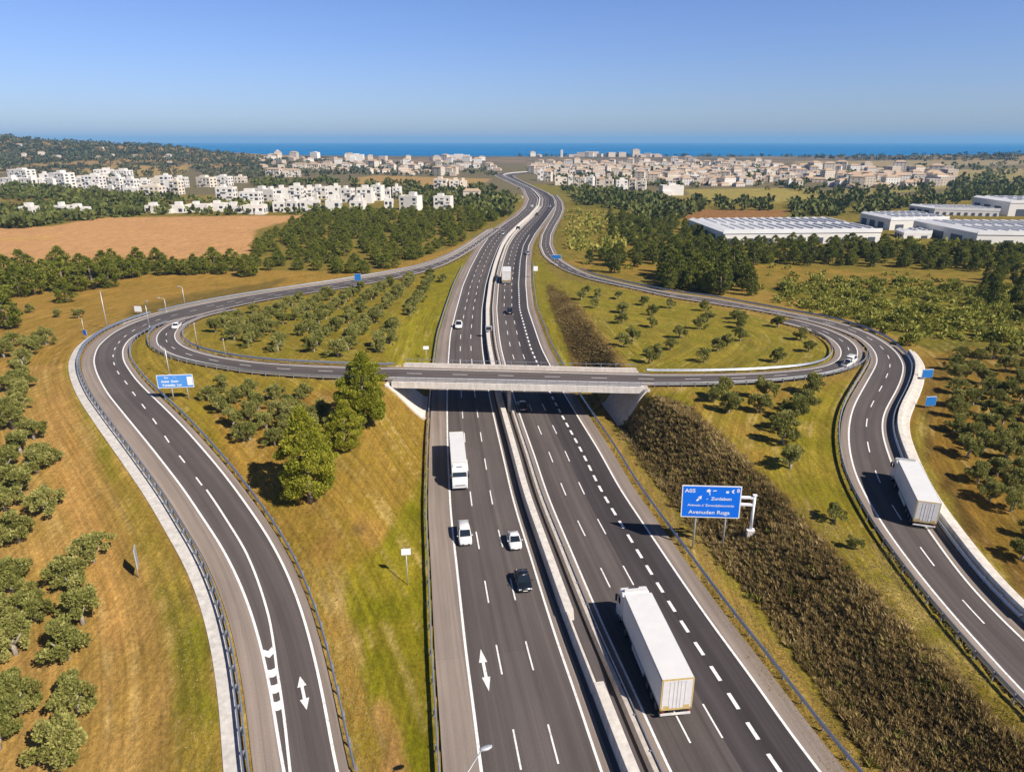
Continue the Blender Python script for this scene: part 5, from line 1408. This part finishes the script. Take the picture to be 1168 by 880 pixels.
# ------------------------------------------------------------------ town, warehouses, distant vegetation
def wall_mat(name, c, win=.30, sx=3.2, sz=3.0):
    """rendered wall with rows of dark openings in the building's own metres"""
    m, t, b, N, L = nt(name)
    tc = N.new('ShaderNodeNewGeometry'); sp = N.new('ShaderNodeSeparateXYZ'); L.new(tc.outputs['Position'], sp.inputs[0])
    def band(src, per, w_):
        d = N.new('ShaderNodeMath'); d.operation = 'DIVIDE'; d.inputs[1].default_value = per; L.new(src, d.inputs[0])
        f = N.new('ShaderNodeMath'); f.operation = 'FRACT'; L.new(d.outputs[0], f.inputs[0])
        g = N.new('ShaderNodeMath'); g.operation = 'LESS_THAN'; g.inputs[1].default_value = w_; L.new(f.outputs[0], g.inputs[0]); return g.outputs[0]
    def mul(p, q):
        k = N.new('ShaderNodeMath'); k.operation = 'MULTIPLY'; L.new(p, k.inputs[0]); L.new(q, k.inputs[1]); return k.outputs[0]
    xy = N.new('ShaderNodeMath'); xy.operation = 'ADD'; L.new(sp.outputs[0], xy.inputs[0]); L.new(sp.outputs[1], xy.inputs[1])
    nz = N.new('ShaderNodeSeparateXYZ'); L.new(tc.outputs['Normal'], nz.inputs[0])
    up = N.new('ShaderNodeMath'); up.operation = 'LESS_THAN'; up.inputs[1].default_value = .4; L.new(nz.outputs[2], up.inputs[0])
    f = mul(mul(band(xy.outputs[0], sx, win), band(sp.outputs[2], sz, .45)), up.outputs[0])
    oi = N.new('ShaderNodeObjectInfo'); mr = N.new('ShaderNodeMapRange'); mr.inputs[3].default_value = .8; mr.inputs[4].default_value = 1.12; L.new(oi.outputs['Random'], mr.inputs[0])
    sc_ = N.new('ShaderNodeVectorMath'); sc_.operation = 'SCALE'; sc_.inputs[0].default_value = c; L.new(mr.outputs[0], sc_.inputs['Scale'])
    mx = N.new('ShaderNodeMix'); mx.data_type = 'RGBA'; L.new(f, mx.inputs[0]); L.new(sc_.outputs[0], mx.inputs[6]); mx.inputs[7].default_value = (.12, .11, .11, 1)
    L.new(mx.outputs[2], b.inputs['Base Color']); b.inputs['Roughness'].default_value = .9; b.inputs['Specular IOR Level'].default_value = .1
    return m
M_W = [wall_mat('white_render', (.66, .62, .56)), wall_mat('cream_render', (.62, .54, .43)), wall_mat('sand_render', (.55, .45, .35)), wall_mat('pale_pink_render', (.62, .53, .46))]
M_WPLAIN = mat('plain_white_render', (.66, .62, .56), .9, 0, .06, .3); M_CREAM = mat('plain_cream_render', (.62, .54, .43), .9, 0, .07, .3)
M_RFLAT = mat('flat_roof', (.52, .47, .41), .9, 0, .15, .3); M_TILE = mat('clay_tiles', (.42, .30, .20), .9, 0, .2, .4); M_WROOF = mat('white_roof', (.70, .69, .67), .8, 0, .1, .1)
M_WIN = mat('dark_window', (.035, .045, .06), .25, 0, 0); M_RAIL = mat('balcony_front', (.66, .65, .62), .8, 0, .05)

UNITWIN = MB().box(-.5, .5, -.06, .04, 0, 1).mesh('window'); UNITWIN.materials.append(M_WIN)
UNITBAL = MB().box(-.5, .5, -.9, -.02, 0, 1).mesh('balcony'); UNITBAL.materials.append(M_RAIL)
b_rng = random.Random(21)
def block(px0, px1, ytop, ybase, label, style='white', detail=True, cat='apartment block', group=None, rot=None):
    pc = (px0 + px1) / 2; g = G(pc, ybase); Y = g[1]; d = float(Y * CT + (CH - g[2]) * ST); k = d / FPX
    W = (px1 - px0) * k; Hh = max(3.2, zat(ytop, Y) - g[2]); D = min(max(9, W * .6), 16)
    rot = b_rng.uniform(-.35, .12) if rot is None else rot
    o = empty('apartment_block', (g[0], Y + D / 2, g[2]), rot, label, cat, group)
    w_ = W * .94 / 2
    wm, rm = {'white': (M_WPLAIN, M_RFLAT), 'cream': (M_CREAM, M_TILE), 'flat': (M_CREAM, M_RFLAT)}[style]
    mb = MB(); mb.box(-w_, w_, -D / 2, D / 2, -2, Hh)
    if style != 'cream' and W > 9 and b_rng.random() < .6:
        sx = b_rng.choice((-1, 1)); q0, q1 = sorted((sx * w_ * .15, sx * w_ * .98)); hq = Hh * b_rng.uniform(.35, .7)
        MB().box(q0, q1, -D / 2 - b_rng.uniform(2, 4.5), -D / 2 - .01, -2, hq).build('front_wing', wm, o)
    mb.build('wall', wm, o)
    if style == 'cream':
        MB().add([(-w_ - .4, -D/2 - .4, Hh + .003), (w_ + .4, -D/2 - .4, Hh + .003), (w_ + .4, D/2 + .4, Hh + .003), (-w_ - .4, D/2 + .4, Hh + .003), (-w_ * .7, 0, Hh + 2.0), (w_ * .7, 0, Hh + 2.0)],
                 [(3, 2, 1, 0), (0, 1, 5, 4), (1, 2, 5), (2, 3, 4, 5), (3, 0, 4)]).build('roof', rm, o)
    else:
        r = MB().box(-w_ + .3, w_ - .3, -D / 2 + .3, D / 2 - .3, Hh + .003, Hh + .25).build('roof', rm, o)
        par = MB()
        for a, b_, c, e in ((-w_, w_, -D/2, -D/2 + .25), (-w_, w_, D/2 - .25, D/2), (-w_, -w_ + .25, -D/2 + .25, D/2 - .25), (w_ - .25, w_, -D/2 + .25, D/2 - .25)): par.box(a, b_, c, e, Hh + .003, Hh + .8)
        par.build('parapet', wm, r)
        bx = b_rng.uniform(-.5, .4) * w_; hw2 = w_ * b_rng.uniform(.2, .45)
        MB().box(bx - hw2, bx + hw2, -D * .2, D * .3, Hh + .26, Hh + b_rng.uniform(2.4, 3.4)).build('penthouse', wm, o)
    if detail:
        fl = max(1, int(Hh / 3.0)); nb = max(2, int(W / 4.2))
        for i in range(fl):
            z_ = Hh * (i + .18) / fl
            for j in range(nb):
                xx = -w_ + (j + .5) * 2 * w_ / nb
                if b_rng.random() < .22: continue
                q = link('window', UNITWIN, None, o, (xx, -D / 2, z_)); q.scale = (2 * w_ / nb * b_rng.choice((.34, .5, .62)), 1, Hh / fl * .55)
                if (j + i) % 3 == 0 and i > 0:
                    e = link('balcony', UNITBAL, None, o, (xx, -D / 2, z_ - .2)); e.scale = (2 * w_ / nb * .85, 1.2, 1.0)
            for j in range(2):
                q = link('window', UNITWIN, None, o, (-w_ if pc > 400 else w_, (-.25 + .5 * j) * D, z_), rad(90) if pc <= 400 else rad(-90)); q.scale = (D * .22, 1, Hh / fl * .5)
    return o
R1 = [(7,36,194,203),(0,20,203.5,212.5),(21,42,204,212.5),(46.6,57,199,212.5),(57,81,198,215),(94,116,201,215),(107,126,194,202),(127,147,195,202.5),(125,141,203,217.5),(142,156,205,218),(84,94,203,213)]
for i, q in enumerate(R1): block(*q, f'{ordn(i + 1)} white flat-roofed block of the left cluster at the foot of the wooded hill', 'white', True, group='white blocks under the hill')
R2 = [(141,160,215.5,225),(160,184,213,225),(184,195,201,221),(194.5,207,207,222),(200,213,203,214),(224,244,203,213.5),(245,263,202,212),(267,280,202,208.5),(157,170,206,216),(171,184,204,214)]
for i, q in enumerate(R2): block(*q, f'{ordn(i + 1)} cream block of the middle cluster behind the ploughed field', 'flat' if i % 2 else 'white', True, group='cream blocks behind the field')
R3 = [(246.6,268,214.5,230),(273,297,220,233.5),(291,310,216,227),(300,315,217,229.5),(315,331,216,232),(331,345,213.5,232),(345,357,216,231),(357,374,214,227),(374,388,213.5,231),(389,403,216,231),(311,326,231.5,242),(327,341,230.5,242),
      (342,364,230,242),(371,389,230,243),(399,416,230.5,240),(407,425,215.5,232),(424,437,212.5,229),(438,447,217,227),(448,457.5,214,227),(438,448,228.5,240),(456,480,224.5,240),(495,516,225,239)]
for i, q in enumerate(R3): block(*q, f'{ordn(i + 1)} bright white modern block of the row between field and pine plantation', 'white', True, group='white modern blocks')
R4 = [(495,511,205,218.5),(512,524,206,218.5),(524,533,207,218),(528,548,218,229.5),(303,322,193,202),(322,341,194,202),(333,350,187,193),(350,366,187.5,193),(366,381,188,193)]
for i, q in enumerate(R4): block(*q, f'{ordn(i + 1)} cream tiled-roof block on the slope left of the distant motorway', 'cream' if i > 2 else 'flat', True, group='tiled blocks left of the distant motorway')
for (q, lb) in (((354,364,174,181), 'white cube block on the skyline by the sea'), ((399,415,176.5,184.5), 'grey-white tower block on the skyline by the sea'), ((754,780,212.5,223), 'long white tiled building at the near edge of the right town'), ((315.5,318,172,179), 'slim white tower at the left end of the skyline'),
                ((639.5,641.8,171.5,179.5), 'tallest thin white tower on the coast behind the town'), ((512,536,177,181), 'long low white building right on the shore')):
    block(*q, lb, 'white', False)
# low sheds along the field
for i, q in enumerate([(165,187,235.6,243),(189,210,236,243),(212,238,234.5,242),(240,257,233,241),(279,302,235,244.5),(258,277,236,243),(22,38,237,246),(62,76,236,245),(80,98,238,247)]):
    block(*q, f'{ordn(i + 1)} low pale shed from the left along the far edge of the ploughed field', 'white', True, 'shed', 'sheds behind the ploughed field', rot=0)
# right town, front row
R5 = [(632,647,203,211),(648,654,201,211),(655,661,202,213),(662,668,203,213),(669,678,202.5,214.5),(680,690,204,213.5),(691,700,205.5,215),(702,716,206,216),(718,726,205,216),(727,738,207,217),(613,620,195,206),(622,630,196,207),(778,786,199,209),(787,797,200,209),(806,816,202,210.5),(822,831,204,211),(840,850,201,208.5),(861,868,199,208),(873,884,196,206),(898,905,207,214.5),(907,916,206,215)]
for i, q in enumerate(R5): block(*q, f'{ordn(i + 1)} tall block from the left in the front row of the right-hand town', ('flat', 'white', 'cream')[i % 3], True, group='front row of the right-hand town')
# the rest of the town: small houses, walls and roof only
def house_proto(i):
    r = random.Random(i); W, D, Hh = r.uniform(10, 17), r.uniform(8, 12), r.choice((4, 6.5, 6.5, 9, 12)); hip = r.random() < .5
    o = empty('town_house', (0, 0, 0)); MB().box(-W/2, W/2, -D/2, D/2, -1.5, Hh).build('wall', M_W[i % 4], o)
    if hip: MB().add([(-W/2 - .4, -D/2 - .4, Hh + .003), (W/2 + .4, -D/2 - .4, Hh + .003), (W/2 + .4, D/2 + .4, Hh + .003), (-W/2 - .4, D/2 + .4, Hh + .003), (-W*.25, 0, Hh + 2.2), (W*.25, 0, Hh + 2.2)], [(3,2,1,0),(0,1,5,4),(1,2,5),(2,3,4,5),(3,0,4)]).build('roof', M_TILE, o)
    else: MB().box(-W/2 - .1, W/2 + .1, -D/2 - .1, D/2 + .1, Hh + .003, Hh + .4).build('roof', M_RFLAT if r.random() < .6 else M_WROOF, o)
    return o
HP = [house_proto(i) for i in range(8)]; hp_used = set(); n_house = 0
def px_sample(poly, n, r, minpx=0):
    a = np.array(poly); out = []
    while len(out) < n:
        q = (r.uniform(a[:, 0].min(), a[:, 0].max()), r.uniform(a[:, 1].min(), a[:, 1].max()))
        if pip(poly, np.array([q[0]]), np.array([q[1]]))[0] and all(abs(q[0] - o[0]) > minpx or abs(q[1] - o[1]) > 1.2 for o in out): out.append(q)
    return out
def houses(poly, n, label, group, sc_=(.9, 1.4), minpx=5, seed=1, nm='town_house'):
    global n_house
    r = random.Random(seed)
    for q in sorted(px_sample(poly, n, r, minpx), key=lambda t: t[1]):
        g = G(*q); i = r.randrange(8)
        if g[1] > 2500: continue
        if i in hp_used: o = copy_tree(HP[i])
        else: o = HP[i]; hp_used.add(i)
        s_ = r.uniform(*sc_) * (1 + max(0, g[1] - 900) / 2600)
        o.name = nm; o.location = tuple(g); o.rotation_euler = (0, 0, r.uniform(-.6, .5)); o.scale = (s_, s_, s_); n_house += 1
        tag(o, label, 'house', group)
houses([(604,190),(700,186),(800,185),(890,190),(905,208),(850,213),(760,211),(700,203),(640,203),(604,198)], 285, 'cream or white house packed into the old town between motorway and sea', 'old town houses', (.6, 1.0), 2.4, 3)
houses([(604,188),(700,185),(800,184),(890,188),(905,208),(850,213),(760,211),(700,204),(640,203),(604,199)], 190, 'small pale house squeezed between the taller houses of the old town', 'small houses of the old town', (.5, .85), 2.0, 13, 'small_town_house')  # more old town houses from the same detached prototypes, at smaller scale
houses([(900,192),(1080,196),(1085,212),(960,216),(905,206)], 110, 'tan house among trees in the suburb behind the warehouses', 'suburb behind the warehouses', (.8, 1.2), 4, 4, 'suburban_house')
houses([(290,180),(400,180),(560,183),(575,196),(545,202),(440,200),(300,192)], 125, 'small pale house in the trees between the hill and the distant motorway', 'houses in the trees', (.55, 1.0), 3, 5, 'pale_house')
houses([(20,164),(160,172),(240,180),(200,186),(90,184),(0,184)], 14, 'villa among the dark trees on the hillside', 'villas on the hillside', (.45, .75), 7, 6, 'villa')
houses([(590,177.5),(700,177.8),(760,179.2),(590,179)], 36, 'tiny white house on the shoreline', 'shoreline houses', (.8, 1.1), 3, 7, 'coastal_house')
print('houses', n_house)

# warehouses
M_WHW = mat('white_cladding', (.68, .65, .60), .7, 0, .06, .2); M_WHR = mat('white_sheet_roof', (.74, .73, .72), .6, 0, .08, .08); M_SKYL = mat('roof_light_strip', (.60, .59, .57), .5, 0, .1, .2)
M_DOCK = mat('dock_door', (.06, .07, .09), .6, 0, .1, 1)
def warehouse(n1, n2, f1, ytop, label, ribs=12, doors=5):
    a = G(*n1); b_ = G(*n2); c = G(*f1); Hh = zat(ytop, a[1]) - a[2]
    u = (b_ - a)[:2]; U = np.linalg.norm(u); u /= U; vv = (c - a)[:2]; Vn = float(np.dot(vv, [-u[1], u[0]])); sh = float(np.dot(vv, u))
    o = empty('warehouse', (a[0], a[1], a[2]), math.atan2(u[1], u[0]), label, 'warehouse', 'warehouses beyond the tree belt')
    A, B, Cc, Dd = (0, 0), (U, 0), (U + sh, Vn), (sh, Vn)
    MB().loft([[(p[0], p[1], -2) for p in (A, B, Cc, Dd)], [(p[0], p[1], Hh) for p in (A, B, Cc, Dd)]]).build('wall', M_WHW, o)
    P = lambda s, t: (s * U + t * sh, t * Vn)
    rf = MB(); V = []; n = ribs * 2
    for i in range(n + 1):
        z_ = Hh + .02 + (1.1 if i % 2 else 0)
        for t in (-.004, 1.004): V.append((*P(i / n * 1.008 - .004, t), z_))
    F = [(2*i, 2*i+2, 2*i+3, 2*i+1) for i in range(n)]
    rf.add(V, F); R_ = rf.build('roof', M_WHR, o)
    for i in range(1, ribs):
        s0, s1 = (2 * i + .9) / n, (2 * i + 1.15) / n
        for t0, t1 in ((.08, .44), (.54, .9)):
            q = [(*P(s0, t0), Hh + 1.22), (*P(s1, t0), Hh + 1.22), (*P(s1, t1), Hh + 1.22), (*P(s0, t1), Hh + 1.22)]
            MB().loft([q, [(x_, y_, z_ + .25) for x_, y_, z_ in q]]).build('roof_light', M_SKYL, R_)
    MB().loft([[(p[0], p[1], Hh - .7) for p in (P(-.003, -.006), P(1.003, -.006), P(1.003, -.001), P(-.003, -.001))], [(p[0], p[1], Hh + 1.3) for p in (P(-.003, -.006), P(1.003, -.006), P(1.003, -.001), P(-.003, -.001))]]).build('parapet', M_WROOF, o)
    for i in range(doors):
        s_ = (i + .5) / doors * U; MB().box(s_ - U / doors * .2, s_ + U / doors * .2, -.25, .1, 0, Hh * .5).build('dock_door', M_DOCK, o)
    for i in range(3):
        t = .2 + i * .28; p = P(0, t); q = P(0, t + .16); nx = -.3
        MB().loft([[(p[0] + nx, p[1], 0), (q[0] + nx, q[1], 0), (q[0] + .05, q[1], 0), (p[0] + .05, p[1], 0)], [(p[0] + nx, p[1], Hh * .6), (q[0] + nx, q[1], Hh * .6), (q[0] + .05, q[1], Hh * .6), (p[0] + .05, p[1], Hh * .6)]]).build('dock_door', M_DOCK, o)
warehouse((824, 279), (1003, 277), (785, 262.5), 265, 'big white warehouse with a ribbed roof behind the dark tree belt, largest of the group', 16, 9)
warehouse((1014, 262.5), (1080, 261.5), (980, 254.5), 250, 'pale warehouse with a dark end wall right behind the big ribbed one', 8, 3)
warehouse((1112, 281), (1260, 283), (1040, 264.5), 266, 'wide white warehouse cut by the right edge of the photo', 12, 6)
warehouse((1065, 245), (1139, 247), (1036, 240.5), 238, 'low white warehouse with a row of dark doors, in the middle distance', 8, 9)
warehouse((1149, 246.5), (1240, 247.5), (1107, 239), 230.5, 'farthest tall white warehouse at the right edge', 8, 3)
warehouse((1030, 272), (1062, 272), (1020, 268), 265.5, 'small open loading shed between the two nearest warehouses', 3, 2)

# distant trees
def far_wood(name, polys, mt, seed, size=(3.0, 5.0), leaves=16, label=None):
    r = np.random.default_rng(seed); Vs, Fs, Ts, n0 = [], [], [], 0
    for poly, n in polys:
        a = np.array(poly); got = 0
        while got < n:
            q = np.c_[r.uniform(a[:, 0].min(), a[:, 0].max(), 400), r.uniform(a[:, 1].min(), a[:, 1].max(), 400)]
            q = q[pip(poly, q[:, 0], q[:, 1])][:n - got]
            for (u_, v_) in q:
                g = G(u_, v_)
                if g[1] > 2540: got += 1; continue
                s_ = r.uniform(*size) * (1 + max(0, g[1] - 700) / 2500); m_ = leaves; w = unit(m_, r)
                P = np.c_[g[0] + w[:, 0] * s_ * .9, g[1] + w[:, 1] * s_ * .9, g[2] + s_ * (.75 + .7 * w[:, 2])]
                D = w + unit(m_, r) * .5; D[:, 2] += .5; D /= np.linalg.norm(D, axis=1)[:, None]
                V, F = leaf_quads(P, D, s_ * 1.0 * np.ones(m_), .8, r); Vs.append(V); Fs.append(F + n0); n0 += len(V)
                Ts.append(np.clip(r.random() * .6 + .2 + r.normal(size=m_) * .12, 0, 1)); got += 1
    o = link(name, mesh_np(name, np.concatenate(Vs), np.concatenate(Fs), tone=np.concatenate(Ts)), mt); stuff(o)
    if label: o['label'] = label
    return o
M_FAR = leaf_mat('far_foliage', (.045, .052, .026), (.082, .088, .042), (.13, .13, .066), 0)
M_FARG = leaf_mat('near_town_foliage', (.055, .068, .014), (.11, .12, .026), (.19, .19, .05), .1)
far_wood('hill_wood', [([(0,149),(60,152),(130,157),(180,163),(250,174),(330,183),(300,190),(215,186),(150,184),(80,183),(0,188)], 1500), ([(0,183),(90,182),(200,188),(215,200),(120,205),(0,194)], 260),
                       ([(215,186),(330,183),(420,184),(560,192),(566,200),(470,202),(400,199),(300,205),(230,200)], 480), ([(1040,174),(1168,166),(1168,184),(1000,184),(880,179),(900,177.5)], 330), ([(590,177.8),(880,177.8),(880,178.6),(590,178.6)], 160)], M_FAR, 1, (2.2, 3.8), 14, 'dark wooded hillside and coastal trees')
far_wood('town_wood', [([(0,212),(60,214),(160,224),(165,234),(100,232),(0,228)], 190), ([(0,240),(110,232),(165,238),(165,246),(112,250),(60,258),(0,262)], 260), ([(150,222),(250,228),(300,236),(440,242),(440,246),(160,246),(150,240)], 110),
                       ([(280,205),(440,206),(500,214),(560,214),(566,226),(548,240),(480,236),(400,212),(290,214)], 260), ([(548,222),(580,222),(588,232),(580,246),(560,250),(540,246)], 130),
                       ([(612,200),(900,196),(1168,186),(1168,226),(1090,232),(960,230),(905,218),(780,214),(700,214),(640,208)], 400), ([(640,212),(700,220),(760,226),(800,240),(760,256),(735,262),(720,240),(660,234)], 300),
                       ([(900,230),(1080,224),(1100,232),(1030,238),(985,244),(905,250)], 150), ([(604,190),(905,190),(905,206),(640,205)], 170), ([(784,228),(882,230),(884,240),(790,240)], 46), ([(1080,208),(1168,206),(1168,232),(1100,228)], 130)], M_FARG, 2, (2.4, 4.4), 18, 'trees among the town blocks and fields')
far_wood('scrub_growth', [([(880,345),(900,320),(1040,318),(1168,330),(1200,420),(1150,392),(1080,388),(1052,388),(1000,368),(940,360)], 640), ([(650,300),(740,298),(860,304),(1120,318),(1000,330),(860,330),(740,318)], 60)], M_SHRUB, 5, (.55, 1.25), 20, 'low yellow-green scrub beyond the right bend')
far_wood('distant_orchard', [([(644,240),(720,246),(752,268),(690,290),(650,284),(640,262)], 170), ([(860,262),(1040,280),(1168,290),(1168,282),(1010,276)], 60)], M_SHRUB, 3, (1.3, 2.2), 14, 'low orchard bushes beyond the right slip road')
# ------------------------------------------------------------------ light, sky, air, camera
EL = rad(42.0); sun_dir = Vector((.783 * math.cos(EL), -.622 * math.cos(EL), math.sin(EL)))
sl = bpy.data.lights.new('sun', 'SUN'); sl.energy = SUN_E; sl.angle = rad(.5); sl.color = (1.0, .93, .84)
so_ = bpy.data.objects.new('sun', sl); COL.objects.link(so_); so_.location = (0, 0, 200)
so_.rotation_euler = sun_dir.to_track_quat('Z', 'Y').to_euler()
w = bpy.data.worlds.new('World'); SC.world = w; w.use_nodes = True
N, L = w.node_tree.nodes, w.node_tree.links
sky = N.new('ShaderNodeTexSky'); sky.sky_type = 'NISHITA'; sky.sun_disc = False
sky.sun_elevation = EL; sky.sun_rotation = math.atan2(sun_dir.x, sun_dir.y)
sky.air_density = SKY_AIR; sky.dust_density = SKY_DUST; sky.ozone_density = SKY_OZ; sky.altitude = 50
bg = N['Background']; bg.inputs['Strength'].default_value = SKY_S
tint = N.new('ShaderNodeVectorMath'); tint.operation = 'MULTIPLY'; tint.inputs[1].default_value = SKY_TINT
# clear sky dimmed further towards the zenith to cut its fill light
tcw = N.new('ShaderNodeTexCoord'); spw = N.new('ShaderNodeSeparateXYZ'); L.new(tcw.outputs['Generated'], spw.inputs[0])
mrw = N.new('ShaderNodeMapRange'); mrw.interpolation_type = 'SMOOTHSTEP'; L.new(spw.outputs[2], mrw.inputs[0])
mrw.inputs[1].default_value = .12; mrw.inputs[2].default_value = .75; mrw.inputs[3].default_value = 1.0; mrw.inputs[4].default_value = .34
zen = N.new('ShaderNodeVectorMath'); zen.operation = 'SCALE'; L.new(mrw.outputs[0], zen.inputs['Scale'])
L.new(sky.outputs[0], tint.inputs[0]); L.new(tint.outputs[0], zen.inputs[0]); L.new(zen.outputs[0], bg.inputs['Color'])
if HAZE > 0:
    m = bpy.data.materials.new('haze_air'); m.use_nodes = True; t = m.node_tree
    t.nodes.remove(t.nodes['Principled BSDF'])
    pv = t.nodes.new('ShaderNodeVolumePrincipled'); pv.inputs['Density'].default_value = HAZE
    pv.inputs['Color'].default_value = HAZE_C; pv.inputs['Anisotropy'].default_value = 0
    t.links.new(pv.outputs[0], t.nodes['Material Output'].inputs['Volume'])
    stuff(MB().box(-27000, 27000, -200, 27000, -8.5, 175).build('haze', m))
cam = bpy.data.cameras.new('camera'); cam.sensor_width = 36; cam.lens = FPX / 1168 * 36; cam.clip_end = 80000; cam.clip_start = .5
co = bpy.data.objects.new('camera', cam); COL.objects.link(co); co.location = (0, 0, CH); co.rotation_euler = (rad(90) - TH, 0, 0)
SC.camera = co
SC.render.resolution_x, SC.render.resolution_y = 1024, 771
v = SC.view_settings; v.view_transform = 'Standard'; v.look = 'None'; v.gamma = 1; v.use_curve_mapping = False; v.exposure = EXPO
SC.cycles.max_bounces = 5; SC.cycles.diffuse_bounces = 3; SC.cycles.glossy_bounces = 2; SC.cycles.transparent_max_bounces = 6; SC.cycles.volume_bounces = 0
SC.cycles.volume_step_rate = 5.0
